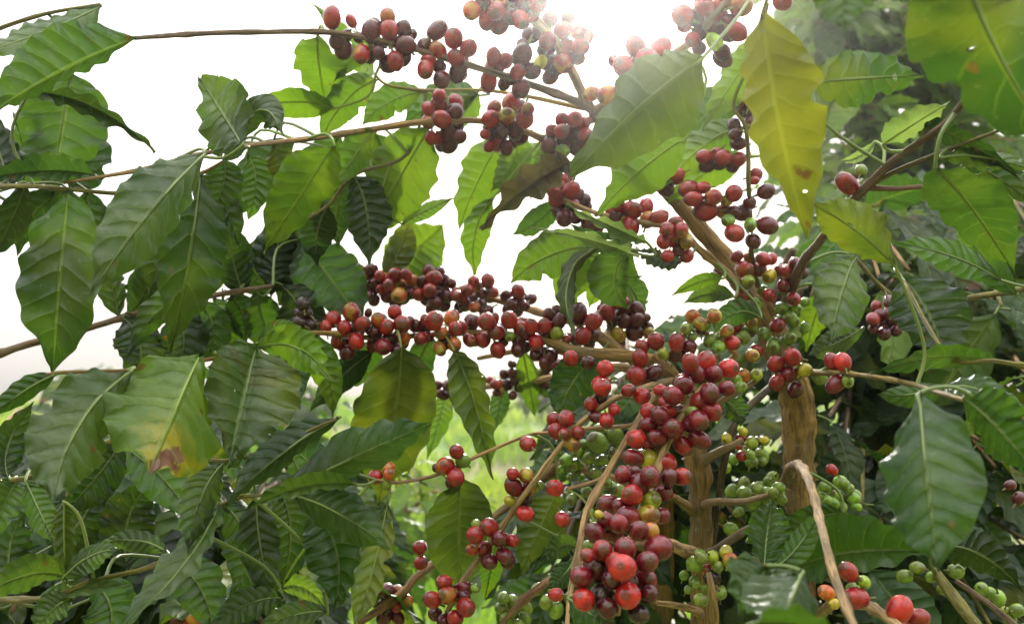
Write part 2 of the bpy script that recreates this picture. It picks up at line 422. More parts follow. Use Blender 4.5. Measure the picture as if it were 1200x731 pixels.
CC = {'r': (0.26, 0.010, 0.013, 0.04), 'R': (0.38, 0.016, 0.015, 0.0), 'p': (0.14, 0.006, 0.012, 0.0), 'd': (0.075, 0.006, 0.009, 0.0),
      'b': (0.035, 0.014, 0.014, 0.0), 'o': (0.44, 0.085, 0.018, 0.5), 'y': (0.42, 0.35, 0.022, 0.3), 'Y': (0.46, 0.42, 0.02, 0.2),
      'g': (0.165, 0.250, 0.034, 0.12), 'G': (0.26, 0.34, 0.03, 0.2), 'm': (0.26, 0.085, 0.018, 1.0)}
CHERRIES = []
def cherries(keys, depth, ox, oy, s, data, jit=0.010):
    """data: 'x y r c, ...' read off an enlarged tile with origin (ox, oy) and scale s"""
    lst = []
    for it in data.split(','):
        x, y, r, c = it.split(); x, y, r = ox + float(x) / s, oy + float(y) / s, float(r) / s
        rr = r * depth / FPX * (1.19 if keys[0] == 'B7' else 1.08)
        dd = depth + random.uniform(-jit, jit) * 0.5 + (0.7 * rr if c in 'db' else 0.0) - 0.55 * (rr - 0.0075)
        lst.append([at(x, y, dd), rr, c, x, y, dd])
    CHERRIES.append((keys, lst))
TAKEYS = ('A1', 'A2', 'A1t', 'A1r', 'A4', 'A5', 'A7', 'trunkA')
def place_cherries():
    for keys, lst in CHERRIES:
        n0 = len(lst)
        if n0 >= 8:                                   # fruits half hidden behind the outer ones
            for i in range(int(n0 * (0.08 if keys[0] in TAKEYS else 0.25 if keys[0] == 'B7' else 0.15))):
                a = lst[random.randrange(n0)]; b = min((q for q in lst[:n0] if q is not a), key=lambda q: (q[3] - a[3]) ** 2 + (q[4] - a[4]) ** 2)
                x, y, d_ = (a[3] + b[3]) / 2, (a[4] + b[4]) / 2, max(a[5], b[5]) + 0.011
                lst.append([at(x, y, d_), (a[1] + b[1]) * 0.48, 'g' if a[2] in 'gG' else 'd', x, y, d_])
        # settle: fruits that would cut into each other move apart along the line of sight
        for it in range(12):
            moved = False
            for i in range(len(lst)):
                for j in range(i):
                    a, b = lst[i], lst[j]; dv = a[0] - b[0]; need = (a[1] + b[1]) * 0.90
                    if dv.length < need:
                        lat2 = (a[3] - b[3]) ** 2 + (a[4] - b[4]) ** 2
                        lat = math.sqrt(lat2) * a[5] / FPX
                        dz = math.sqrt(max(need * need - lat * lat, 0)) - abs(a[5] - b[5])
                        f, k = (a, b) if a[5] < b[5] else (b, a)
                        st = min(dz * 0.35, 0.004)
                        f[5] -= st * 0.5; k[5] += st; f[0] = at(f[3], f[4], f[5]); k[0] = at(k[3], k[4], k[5]); moved = True
            if not moved: break
        for p, rr, c, x, y, dd in lst:
            (bo, tree, P, Q), q, qi = nearest(p, keys=keys)
            ax = p - q
            if ax.length < 1e-4: ax = Vector((0, -1, 0))
            ax = ax.normalized() + Vector((random.uniform(-.5, .5), random.uniform(-.6, .2), random.uniform(-.5, .3)))
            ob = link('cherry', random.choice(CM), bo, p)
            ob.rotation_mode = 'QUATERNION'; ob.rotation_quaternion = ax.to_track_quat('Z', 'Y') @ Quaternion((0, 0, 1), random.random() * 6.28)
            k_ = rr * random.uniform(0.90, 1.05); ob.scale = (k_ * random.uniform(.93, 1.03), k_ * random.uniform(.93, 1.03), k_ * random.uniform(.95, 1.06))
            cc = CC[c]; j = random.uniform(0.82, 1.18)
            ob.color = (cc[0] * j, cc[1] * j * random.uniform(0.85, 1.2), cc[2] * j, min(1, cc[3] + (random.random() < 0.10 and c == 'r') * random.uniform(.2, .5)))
# ------------------------------------------------------------------ setting
def ground_z(x, y):
    """level ground under the trees, a gentle rise in front, an unseen hillside added behind the camera to block low sky light"""
    n = 0.05 * mnoise.noise(Vector((x * 0.6, y * 0.6, 0))) + 0.012 * mnoise.noise(Vector((x * 4, y * 4, 2)))
    n += 0.115 * min(max(0.0, y - 4.5), 14.0) * (1 + 0.3 * mnoise.noise(Vector((x * 0.04, y * 0.04, 5))))
    return n + 0.8 * min(max(0.0, -y - 1.6), 14.0)  # slope added out of view, keeps low sky light off the tree fronts
xs = [-300, -160, -90, -50, -30, -20, -14] + [-10 + 0.4 * i for i in range(51)] + [14, 20, 30, 50, 90, 160, 300]
ys = [-60, -30, -20, -15.6, -12, -8, -4, -2.4, -1.6] + [-1 + 0.4 * i for i in range(46)] + [18, 20, 23, 27, 32, 38, 45, 55, 70, 100, 180, 400]
V = [(x, y, ground_z(x, y)) for y in ys for x in xs]; k = len(xs)
F = [(j * k + i, j * k + i + 1, (j + 1) * k + i + 1, (j + 1) * k + i) for j in range(len(ys) - 1) for i in range(k - 1)]
g = NT('soil_and_grass'); tc = g.n('ShaderNodeTexCoord')
c1 = g.mix(g.ramp(g.noise(tc.outputs['Object'], 0.8, 5.0), 0.4, 0.62), (0.24, 0.21, 0.10, 1), (0.12, 0.21, 0.03, 1))
c1 = g.mix(g.ramp(g.noise(tc.outputs['Object'], 9.0, 4.0), 0.4, 0.65), c1, g.mix(1.0, c1, (0.55, 0.6, 0.5, 1), 'MULTIPLY'))
bp = g.n('ShaderNodeBump', inp={'Strength': 0.8, 'Distance': 0.05, 'Height': g.noise(tc.outputs['Object'], 22.0, 5.0)})
M_GROUND = g.done(g.n('ShaderNodeBsdfPrincipled', inp={'Base Color': c1, 'Roughness': 0.95, 'Normal': bp.outputs[0]}).outputs[0])
tag(link('ground', mesh('ground', V, F, [M_GROUND])), kind='structure')
# grass between the rows
M_GRASS = plain('grass', (0.12, 0.25, 0.02, 1), (0.26, 0.35, 0.045, 1), 1.3, 0.7, 0.45)
V, F = [], []; rg = random.Random(3)
for i in range(46000):
    y = 2.2 + 14.5 * rg.random() ** 1.2; x = (rg.random() - 0.5) * (1.6 + y * 0.95) + 0.02 * y
    if mnoise.noise(Vector((x * 0.9, y * 0.7, 1.0))) < -0.08: continue
    z = ground_z(x, y); h = rg.uniform(0.08, 0.26) * (1 + 0.5 * mnoise.noise(Vector((x, y, 4)))); a = rg.random() * 6.28; wd = rg.uniform(0.004, 0.010) * (0.6 + y * 0.10)
    dx, dy = math.cos(a), math.sin(a); bx, by = rg.uniform(-.6, .6) * h, rg.uniform(-.6, .6) * h; n = len(V)
    V += [(x - dx * wd, y - dy * wd, z - 0.01), (x + dx * wd, y + dy * wd, z - 0.01), (x + bx * .35 + dx * wd * .8, y + by * .35 + dy * wd * .8, z + h * .6), (x + bx * .35 - dx * wd * .8, y + by * .35 - dy * wd * .8, z + h * .6), (x + bx, y + by, z + h)]
    F += [(n, n + 1, n + 2, n + 3), (n + 3, n + 2, n + 4)]
tag(link('grass', mesh('grass', V, F, [M_GRASS], smooth=False)), 'bright yellow green grass on the slope behind the coffee trees', 'grass', kind='stuff')

# ------------------------------------------------------------------ the coffee trees: trunks and branches
OCH = (0.25, 0.158, 0.05); TAN = (0.36, 0.235, 0.12); GREY = (0.16, 0.11, 0.075); PALE = (0.38, 0.27, 0.14); OLV = (0.17, 0.16, 0.045); DRK = (0.075, 0.058, 0.036); YG = (0.30, 0.27, 0.05)
def tree(x, y, d, label, cat='coffee tree', name='coffee_tree', group='fruiting coffee trees'):
    p = at(x, y, d); p.z = ground_z(p.x, p.y)
    o = link(name, None, None, p); tag(o, label, cat, group); return o
def root(t, off=(0, 0)):
    p = WPOS[t.name]; return Vector((p.x + off[0], p.y + off[1], p.z - 0.04))
TA = tree(938, 700, 1.14, 'coffee tree with thick ochre trunk bending up to the left under heavy red clusters')
TB = tree(820, 700, 1.02, 'slender coffee tree whose forked stem stands behind the large hanging bunch of crimson cherries')
TE = tree(770, 700, 1.28, 'coffee tree standing behind the others, bearing the back rows of small dark cherries')
TC = tree(-190, 560, 1.05, 'coffee tree with long drooping dark leaves reaching in from the left edge')
TD = tree(1330, 600, 0.85, 'coffee tree with big broad leaves and few cherries reaching in from the right edge')
branch('trunkA', TA, [(root(TA), 0.024), (at(941, 1200, 1.14), 0.021), (942, 800, 1.13, 20), (936, 680, 1.13, 18.5), (935, 590, 1.13, 18.5), (936, 520, 1.13, 18), (934, 470, 1.13, 19), (918, 425, 1.12, 19), (898, 375, 1.12, 16), (862, 318, 1.12, 12.5), (815, 262, 1.11, 10), (778, 218, 1.10, 9), (735, 170, 1.09, 8), (694, 130, 1.08, 7)],
       OCH, 'trunk', M_BARK, sides=18, rough=0.22, sub=12, fs=90)
branch('stub', TA, [(914, 372, 1.12, 13), (918, 335, 1.11, 9), (922, 312, 1.10, 7), (930, 292, 1.09, 4)], GREY, 'broken_limb', M_BARK, sides=12, rough=0.25)
branch('A1', TA, [(694, 130, 1.08, 5.5), (678, 120, 1.06, 5), (620, 99, 1.02, 4.5), (567, 82, 0.99, 4), (515, 66, 0.98, 3.6), (440, 47, 0.97, 3.4), (380, 38, 0.96, 3.2), (300, 38, 0.93, 3.0), (230, 40, 0.90, 3.2), (158, 45, 0.86, 2.6)], GREY, node=0.06)
branch('A1t', TA, [(694, 130, 1.08, 6), (680, 105, 1.05, 6), (668, 80, 1.03, 6), (650, 48, 1.01, 5.5), (615, 15, 0.99, 5), (560, -20, 0.97, 4), (520, -50, 0.96, 3)], TAN, node=0.05)
branch('A2', TA, [(700, 138, 1.09, 5), (672, 148, 1.08, 4.5), (640, 162, 1.07, 4.5), (617, 155, 1.06, 4.2), (563, 142, 1.05, 3.8), (500, 143, 1.03, 3.8), (440, 151, 1.02, 3.6), (360, 163, 0.98, 3.2), (290, 171, 0.93, 2.8), (230, 182, 0.88, 2.5), (155, 201, 0.86, 2.4), (75, 214, 0.86, 2)], TAN, node=0.055)
branch('A3', TA, [(685, 128, 1.08, 3), (622, 114, 1.07, 2.6), (565, 106, 1.06, 2.2), (500, 106, 1.05, 2), (455, 100, 1.04, 1.8), (440, 88, 1.04, 1.4)], YG, 'twig')
branch('A3b', TA, [(500, 108, 1.05, 1.6), (478, 180, 1.06, 2), (415, 205, 1.04, 2.2), (385, 240, 1.03, 2), (350, 262, 1.02, 1.6)], OLV, 'twig')
branch('A1r', TA, [(696, 132, 1.08, 5), (740, 98, 1.02, 4.6), (775, 72, 0.97, 4.5), (807, 52, 0.93, 4.5), (840, 15, 0.88, 4), (870, -20, 0.85, 3)], PALE, node=0.05)
branch('A4', TA, [(888, 335, 1.10, 3.5), (881, 300, 1.06, 3), (880, 265, 1.03, 2.8), (877, 212, 1.0, 2.8), (877, 183, 1.0, 2.8), (873, 147, 0.99, 2.6), (860, 120, 0.98, 2), (885, 60, 0.95, 1.8), (900, 5, 0.9, 1.6)], OLV, 'shoot')
branch('A5', TA, [(882, 350, 1.10, 6), (842, 311, 1.02, 5), (817, 290, 0.99, 4.5), (796, 268, 0.98, 4), (760, 262, 0.98, 3.5), (700, 250, 1.0, 3.0), (655, 232, 1.02, 2.6)], TAN, node=0.05)
branch('A6', TA, [(918, 362, 1.12, 7), (940, 310, 1.02, 6), (958, 286, 0.96, 5.5), (993, 242, 0.88, 5), (1014, 220, 0.85, 5.5), (1045, 190, 0.82, 5), (1080, 165, 0.78, 4.5), (1115, 138, 0.72, 4), (1150, 80, 0.62, 3.5), (1165, 10, 0.56, 3)], GREY)
branch('A6b', TA, [(1014, 220, 0.85, 4), (1050, 221, 0.84, 3), (1093, 218, 0.82, 3), (1170, 214, 0.80, 2.5)], (0.2, 0.1, 0.09), 'twig')
branch('A6c', TA, [(1014, 220, 0.85, 4), (1045, 203, 0.83, 3), (1075, 190, 0.80, 3), (1120, 172, 0.76, 2.4), (1180, 150, 0.72, 2)], OLV, 'twig')
branch('A7', TA, [(930, 436, 1.10, 4), (960, 437, 1.0, 3.2), (1005, 439, 0.90, 3), (1060, 448, 0.78, 3), (1100, 460, 0.68, 2.8), (1150, 475, 0.62, 2.6), (1215, 495, 0.58, 2.2)], (0.26, 0.2, 0.06), node=0.05)
branch('A8', TA, [(920, 565, 1.12, 7), (928, 547, 1.04, 6.5), (940, 549, 0.96, 5.6), (952, 575, 0.86, 5), (964, 622, 0.75, 5), (978, 676, 0.66, 5.2), (1002, 735, 0.58, 5), (1040, 830, 0.5, 5)], (0.30, 0.21, 0.11), node=0.045, rough=0.2, sides=12)
branch('A10', TA, [(915, 445, 1.11, 5), (900, 456, 1.04, 4.5), (864, 492, 0.99, 4.5), (851, 530, 0.99, 5), (843, 580, 1.02, 4), (836, 640, 1.05, 3)], DRK)
branch('A11', TA, [(955, 725, 1.12, 7), (985, 700, 0.92, 6), (1015, 709, 0.74, 6), (1040, 724, 0.70, 6), (1080, 755, 0.66, 5)], PALE, node=0.05)
branch('A12', TA, [(925, 700, 1.12, 5), (905, 690, 0.8, 4), (900, 668, 0.62, 3), (896, 662, 0.58, 2.4)], OLV, 'twig')
# tree B
branch('stemB', TB, [(root(TB), 0.014), (at(824, 1150, 1.02), 0.013), (824, 800, 1.02, 15), (822, 690, 1.02, 14), (821, 620, 1.02, 13), (820, 580, 1.02, 13), (818, 545, 1.02, 15), (812, 505, 1.02, 12), (800, 465, 1.01, 10), (785, 438, 1.0, 10), (762, 420, 1.0, 9)], OCH, 'trunk', M_BARK, sides=14, rough=0.28, sub=8, fs=110)
branch('stemE', TE, [(root(TE), 0.018), (at(772, 1100, 1.28), 0.016), (774, 760, 1.27, 13), (778, 640, 1.25, 12), (776, 540, 1.2, 11), (760, 460, 1.14, 9), (745, 424, 1.10, 8)], OCH, 'trunk', M_BARK, sides=12, rough=0.25, sub=8)
branch('B1', TB, [(766, 422, 1.0, 8), (740, 418, 1.01, 7.5), (680, 412, 1.03, 6.5), (637, 399, 1.05, 4.2), (572, 390, 1.06, 3.6), (508, 392, 1.05, 3.4), (440, 396, 1.04, 3.2), (392, 391, 1.02, 3), (345, 391, 0.98, 2.8), (300, 407, 0.86, 2.6), (250, 420, 0.78, 2.4), (150, 434, 0.74, 2.3), (65, 437, 0.72, 2.2), (30, 449, 0.72, 2)], OCH, node=0.055)
branch('B1b', TB, [(690, 414, 1.03, 5), (665, 414, 1.05, 4), (637, 406, 1.08, 4), (600, 412, 1.1, 3.2), (560, 420, 1.12, 2.5)], TAN)
branch('B2', TE, [(746, 424, 1.10, 7), (705, 396, 1.08, 6), (690, 382, 1.12, 5), (655, 373, 1.15, 4.5), (622, 363, 1.17, 4), (590, 354, 1.18, 3.6), (540, 340, 1.2, 3.4), (485, 337, 1.2, 3.2), (425, 320, 1.2, 3), (390, 300, 1.2, 2.4), (352, 284, 1.18, 2)], TAN, node=0.06)
branch('B2c', TE, [(708, 398, 1.08, 5), (716, 382, 1.12, 4), (722, 365, 1.15, 3.4), (728, 330, 1.1, 3), (735, 295, 0.98, 2.4)], PALE)
branch('B3', TE, [(752, 436, 1.12, 6), (720, 430, 1.14, 5), (660, 440, 1.2, 4.5), (628, 446, 1.25, 4), (595, 450, 1.28, 3.4), (530, 458, 1.3, 3)], TAN)
branch('B4', TB, [(760, 478, 0.97, 3.5), (743, 497, 0.94, 2.8), (690, 502, 0.94, 2.2), (642, 507, 0.94, 2), (618, 510, 0.95, 2), (560, 534, 0.96, 2), (515, 555, 0.97, 2.2), (468, 565, 0.97, 2), (440, 562, 0.95, 1.6)], TAN)
branch('B5', TB, [(790, 445, 1.0, 5), (750, 456, 0.93, 4), (715, 470, 0.9, 3.8), (672, 502, 0.9, 3.6), (660, 518, 0.9, 3.2), (627, 563, 0.9, 3.4), (605, 592, 0.91, 3.4), (585, 622, 0.92, 3.6), (543, 680, 0.92, 3.8), (525, 715, 0.92, 3.4), (505, 760, 0.92, 3)], PALE, node=0.07)
branch('B6', TB, [(785, 450, 1.0, 6), (764, 462, 0.95, 5), (752, 486, 0.92, 4.5), (742, 503, 0.9, 4), (712, 553, 0.88, 4), (688, 598, 0.86, 4), (678, 645, 0.84, 3.8), (668, 695, 0.82, 3.2), (664, 740, 0.8, 2.6)], TAN, node=0.06)
branch('B6b', TB, [(710, 556, 0.88, 3.4), (698, 564, 0.88, 3), (663, 573, 0.88, 2.4)], TAN, 'twig')
branch('B6c', TB, [(664, 573, 0.88, 1.4), (680, 582, 0.87, 1.5), (690, 595, 0.86, 1.5), (696, 612, 0.85, 1.2)], (0.2, 0.28, 0.04), 'twig')
branch('B7', TB, [(806, 490, 1.01, 7), (838, 440, 0.94, 5), (826, 448, 0.89, 4.4), (805, 478, 0.872, 4.4), (783, 517, 0.86, 4.4), (768, 555, 0.85, 4.4), (752, 600, 0.81, 5), (735, 650, 0.755, 6), (726, 690, 0.73, 6), (722, 720, 0.72, 5)], PALE, node=0.05)
branch('B8', TB, [(822, 594, 1.02, 6), (836, 588, 0.99, 4.6), (872, 587, 0.98, 3.8), (905, 578, 1.0, 3)], TAN)
branch('B8l', TB, [(814, 600, 1.02, 6), (803, 591, 0.99, 5), (789, 581, 0.96, 3)], OCH, 'broken_twig')
branch('B9', TB, [(822, 652, 1.02, 8), (838, 645, 0.98, 6), (872, 622, 0.97, 5), (900, 612, 0.98, 3.4)], GREY)
branch('B9l', TB, [(820, 650, 1.02, 9), (800, 644, 0.95, 8), (782, 636, 0.88, 6)], TAN, 'broken_twig')
branch('B10', TB, [(820, 545, 1.02, 8), (832, 535, 1.0, 5.5), (853, 524, 0.97, 4.6), (870, 515, 0.97, 3)], TAN, 'broken_twig')
branch('B11', TB, [(822, 720, 1.02, 7), (812, 714, 0.98, 4.6), (793, 709, 0.94, 4), (770, 706, 0.92, 3)], TAN)
branch('B12', TB, [(824, 790, 1.02, 8), (838, 735, 0.93, 4.5), (834, 692, 0.90, 4.5), (830, 670, 0.90, 3)], TAN)
branch('B13', TE, [(778, 640, 1.25, 7), (740, 640, 1.14, 5), (690, 658, 1.06, 5), (643, 681, 1.0, 5), (610, 706, 0.98, 4.4), (585, 735, 0.98, 3)], (0.24, 0.13, 0.07), node=0.06)
branch('B14', TE, [(777, 590, 1.22, 7), (740, 570, 1.2, 6), (664, 547, 1.25, 5.5), (640, 558, 1.25, 5), (560, 620, 1.2, 4), (492, 672, 1.1, 5), (472, 694, 1.08, 5), (420, 730, 1.05, 4)], (0.24, 0.14, 0.06), node=0.07)
branch('B15', TB, [(806, 480, 1.01, 6), (850, 428, 1.0, 4), (862, 415, 0.99, 4), (845, 400, 0.98, 3.5), (822, 388, 0.98, 3)], TAN)
branch('B16', TB, [(808, 495, 1.01, 5), (845, 470, 0.98, 4), (880, 450, 0.98, 3), (892, 440, 0.99, 2.4)], TAN)
# tree C: trunk stands just outside the left edge
branch('trunkC', TC, [(root(TC), 0.024), (at(-190, 1000, 1.05), 0.022), (-190, 600, 1.05, 22), (-180, 300, 1.04, 16), (-170, 0, 1.02, 10)], OCH, 'trunk', M_BARK, sides=14, rough=0.25, sub=8)
branch('C1', TC, [(-188, 470, 1.05, 7), (-60, 435, 1.05, 5), (0, 414, 1.05, 4.5), (38, 402, 1.05, 4.4), (85, 390, 1.06, 4), (145, 372, 1.06, 4), (230, 350, 1.06, 3.4), (320, 335, 1.04, 2.6)], GREY, node=0.06)
branch('C2', TC, [(-185, 640, 1.05, 7), (-60, 690, 0.9, 5), (40, 702, 0.82, 3.4), (110, 680, 0.8, 3), (195, 655, 0.8, 2.6), (262, 590, 0.82, 2.2), (330, 578, 0.78, 2), (400, 565, 0.76, 1.6)], OLV, node=0.06)
branch('C3', TC, [(-180, 260, 1.04, 6), (-60, 226, 0.95, 4), (20, 218, 0.9, 3), (80, 222, 0.86, 2.6), (160, 226, 0.88, 2.4), (232, 205, 0.9, 2), (285, 175, 0.9, 1.8)], OLV, node=0.06)
branch('C4', TC, [(-176, 130, 1.03, 5), (-60, 60, 0.98, 3.4), (40, 20, 0.96, 2.4), (118, 6, 0.96, 1.8)], OLV, node=0.06)
branch('C5', TC, [(-188, 560, 1.05, 6), (-60, 560, 0.95, 4), (30, 560, 0.88, 3), (140, 515, 0.86, 2.4), (262, 540, 0.84, 2.2), (395, 490, 0.85, 1.6)], OLV, node=0.06)
# tree D: trunk stands just outside the right edge
branch('trunkD', TD, [(root(TD), 0.022), (at(1330, 1100, 0.85), 0.02), (1330, 600, 0.85, 24), (1320, 300, 0.83, 18), (1300, 0, 0.8, 12)], OCH, 'trunk', M_BARK, sides=14, rough=0.25, sub=8)
branch('D1', TD, [(1330, 850, 0.85, 10), (1200, 800, 0.85, 9), (1142, 730, 0.86, 7.5), (1112, 692, 0.88, 7), (1095, 668, 0.9, 5)], OLV)
branch('D1b', TD, [(1230, 770, 0.9, 5), (1170, 716, 0.92, 3.6), (1120, 680, 0.95, 3)], GREY, 'twig')
branch('D2', TD, [(1325, 420, 0.85, 7), (1230, 430, 0.83, 4), (1165, 423, 0.80, 3), (1110, 415, 0.82, 2.4), (1060, 330, 0.95, 2)], OLV, node=0.06)
branch('D3', TD, [(1310, 60, 0.8, 6), (1230, -30, 0.6, 4), (1150, -45, 0.52, 3), (1060, -30, 0.5, 2.4), (985, -70, 0.5, 2)], OLV, node=0.06)
branch('D4', TD, [(1325, 340, 0.84, 6), (1230, 335, 0.95, 4), (1160, 345, 1.05, 3.4), (1060, 355, 1.15, 3), (1000, 300, 1.1, 2)], OLV, node=0.06)
# ------------------------------------------------------------------ fruit (read off enlarged tiles of the photograph)
cherries(['A1'], 0.97, 340, 0, 6, '295 125 70 r,430 150 42 r,320 295 50 d,375 350 65 d,400 250 45 d,500 380 65 r,480 265 40 d,570 225 70 d,590 170 45 d,685 115 55 r,695 215 62 r,795 200 58 d,850 250 40 d,635 315 50 d,620 370 55 d,560 390 50 d,810 320 72 d,720 290 50 d,690 450 60 d,740 430 60 r,800 410 55 d')
cherries(['A1'], 0.98, 340, 0, 6, '1035 215 62 d,945 330 62 d,1040 355 55 r,1150 270 65 r,1165 410 60 r,970 435 55 r,950 490 60 r,1065 560 62 d,1180 510 65 d,1050 470 50 d,1255 340 60 r')
cherries(['A1'], 1.0, 540, 0, 6, '10 420 45 r,5 530 40 d,230 400 58 r,240 470 70 r,310 430 55 r,195 575 58 r,305 590 50 d,400 510 60 r,420 630 65 d,350 560 45 d')
cherries(['A1t'], 0.97, 540, 0, 6, '75 75 62 o,180 150 60 r,270 170 68 r,250 80 70 r,160 30 70 d,340 40 70 d,420 140 70 r,500 90 65 r,540 30 65 r,440 30 65 d,350 120 60 d,260 10 60 r,150 -50 65 r,380 -50 70 d,520 -50 65 r')
cherries(['A1t'], 1.01, 540, 0, 6, '625 135 62 d,755 120 55 d,490 250 65 d,555 210 55 d,610 290 65 r,715 215 62 r,820 210 58 r,880 260 52 r,735 350 65 r,840 330 65 r,600 350 60 d,430 390 75 d,435 315 45 d,500 500 60 d,560 440 45 y,625 440 70 d,630 540 62 d,720 450 65 r,820 410 55 d,680 480 55 d')
cherries(['A1r'], 1.0, 600, 0, 3, '435 165 36 r,395 235 40 r,520 175 35 r,475 215 42 r,430 240 35 r,390 300 28 r,335 335 32 o,280 330 28 o,360 215 22 r')
cherries(['A1r'], 0.9, 740, 0, 6, '360 110 70 r,445 125 65 d,510 40 70 r,600 120 80 r,640 20 60 r,770 40 80 r,740 225 65 r,680 150 50 d,480 230 60 d,430 280 55 r,475 340 50 d,585 295 60 G,640 370 55 d,640 410 62 d,590 200 60 d,680 240 60 d,370 190 45 r,1060 10 60 r')
cherries(['A2'], 1.04, 480, 100, 6, '210 75 45 r,205 140 58 r,325 115 55 r,130 165 45 r,315 190 58 d,130 260 52 r,225 240 62 r,350 290 35 d,150 370 48 r,195 370 50 r,270 320 60 d,350 360 50 d,280 420 62 d,220 420 45 d,300 250 50 d')
cherries(['A2'], 1.05, 480, 100, 6, '715 130 75 r,595 160 50 r,570 240 65 r,685 220 58 m,775 150 45 d,810 240 60 r,830 170 45 r,530 345 40 r,570 320 55 d,650 330 55 d,740 320 60 d,620 410 55 r,680 440 55 d,780 370 55 d,720 400 55 d,560 430 40 r')
cherries(['A2'], 1.06, 480, 100, 6, '1070 240 48 r,1160 240 55 r,1000 320 50 r,1070 325 60 r,975 420 55 d,1080 400 50 d,1080 460 45 g,1165 430 60 d,1150 330 60 d,1030 500 45 d,1220 270 50 r,1240 350 55 r,1220 420 50 d')
cherries(['A5'], 1.02, 620, 180, 6, '260 190 55 r,215 230 50 r,300 255 60 r,195 310 65 r,170 270 45 r,290 335 45 r,320 350 40 r,380 325 50 d,390 370 45 d,220 400 60 d,250 450 65 d,320 430 55 d,420 500 55 d,480 510 45 d,345 290 45 d')
cherries(['A5'], 0.99, 620, 180, 6, '625 360 48 r,655 405 45 r,700 390 50 r,745 400 55 r,825 370 55 r,715 270 58 d,580 400 45 r,610 440 45 d,835 465 58 o,910 455 58 r,715 510 60 r,640 480 50 d,690 460 40 d,650 300 30 d')
cherries(['trunkA', 'A5'], 1.03, 620, 180, 6, '1030 155 58 r,905 215 55 r,960 250 60 d,985 200 50 d,960 130 45 d')
cherries(['A5'], 0.96, 620, 180, 6, '970 530 52 r,1030 490 50 r,1070 540 55 r,945 620 48 r,1015 600 58 r,1110 620 55 m,975 720 45 r,1110 720 50 r,1050 680 40 d')
cherries(['A4'], 1.0, 790, 90, 6, '380 170 30 r,325 235 35 r,420 340 48 d,450 470 55 d,495 230 62 d,510 110 50 d,550 180 55 d,540 320 60 d,450 180 45 d,430 405 40 d,550 20 40 d')
cherries(['A4'], 1.01, 790, 90, 6, '205 560 50 r,230 620 55 d,345 570 58 r,455 580 52 r,320 620 45 d,410 620 50 d,290 545 50 r,570 690 45 r,20 690 45 r')
cherries(['A4'], 1.0, 780, 210, 6, '160 70 62 r,195 140 58 r,265 60 50 r,335 130 62 r,280 225 70 r,410 225 55 r,480 100 58 r,430 150 45 m,590 165 50 d,540 235 65 d,440 290 45 g,705 85 60 d,620 10 35 r,485 380 65 r,715 325 65 p,595 320 50 g,615 435 52 d,480 235 50 d')
cherries(['trunkA', 'stub'], 1.06, 780, 210, 6, '500 540 45 r,585 550 40 o,555 635 62 r,655 635 62 r,690 560 55 r,745 560 45 r,730 680 55 y,800 640 45 r,860 650 50 r,915 600 52 p,870 705 45 r,580 715 45 G,945 650 50 d,330 700 55 d,380 640 45 d,620 590 50 d')
cherries(['B2'], 1.18, 340, 290, 6, '480 150 45 r,570 160 50 d,500 215 42 r,630 200 40 r,590 250 48 d,525 280 40 r,570 320 45 d,590 370 45 d,740 190 50 r,815 190 42 r,670 225 50 r,765 255 55 o,860 230 42 o,690 265 45 r,680 335 48 r,765 335 52 o,800 350 45 d,740 385 50 d,635 290 35 r,845 320 45 d,550 340 40 d')
cherries(['B2'], 1.18, 340, 290, 6, '975 170 45 d,1050 180 45 d,930 240 48 d,1010 215 58 r,1080 220 45 d,1130 250 40 d,980 300 50 r,1075 285 50 d,905 330 45 r,960 360 45 d,1020 390 50 d,1100 340 55 d,1080 400 50 d,1020 330 50 d,1170 340 45 r,1000 430 45 d')
cherries(['B1'], 1.03, 340, 330, 6, '90 155 45 b,60 220 45 b,110 215 45 b,125 310 55 b,60 290 50 b,300 265 62 r,250 320 40 r,430 215 58 r,380 325 52 r,505 295 58 r,330 420 45 r,465 420 55 R,400 500 55 d,450 350 45 d,380 440 50 d,550 220 30 d,615 270 52 o,735 215 50 r,680 320 52 R,785 300 58 r,880 310 50 d,600 360 45 d,570 330 45 d,790 400 58 o,655 455 62 p,750 480 45 d,620 430 45 d,700 400 50 d,840 280 40 d')
cherries(['B1'], 1.04, 340, 330, 6, '1010 275 65 r,950 270 40 r,920 400 48 r,965 390 40 r,1060 360 52 o,1130 260 55 o,1160 330 50 r,1050 470 50 m,1155 440 50 o,1080 430 45 d')
cherries(['B2'], 1.17, 500, 310, 6, '330 120 42 r,430 115 48 r,285 180 48 r,370 165 45 m,250 240 42 r,390 205 40 d,465 195 40 r,335 300 42 o,220 225 35 r,310 250 50 d,380 290 45 d,420 330 45 d,230 300 45 d,270 280 45 d,580 230 52 d,640 190 52 r,735 240 45 d,650 250 50 d,555 220 40 d,570 320 45 d,640 325 48 d,600 280 50 d,690 290 40 d')
cherries(['B1', 'B1b'], 1.05, 500, 310, 6, '240 440 50 r,185 370 50 r,420 400 60 r,330 400 45 d,475 380 40 r,580 390 60 R,490 475 58 r,300 530 45 r,380 530 48 r,500 600 55 r,585 505 40 g,670 425 52 r,735 435 55 r,770 545 58 R,700 480 50 d,645 540 48 d,640 600 45 d,690 580 45 d,540 540 40 d,830 430 55 r,915 485 45 G,900 330 50 d,930 400 50 d,860 350 45 d,1060 340 65 d,985 525 35 r,1010 660 52 R,770 635 45 d,870 640 50 d,820 620 45 d,830 690 45 d,850 500 40 d,1170 400 60 r,1100 500 60 r,1160 500 55 d')
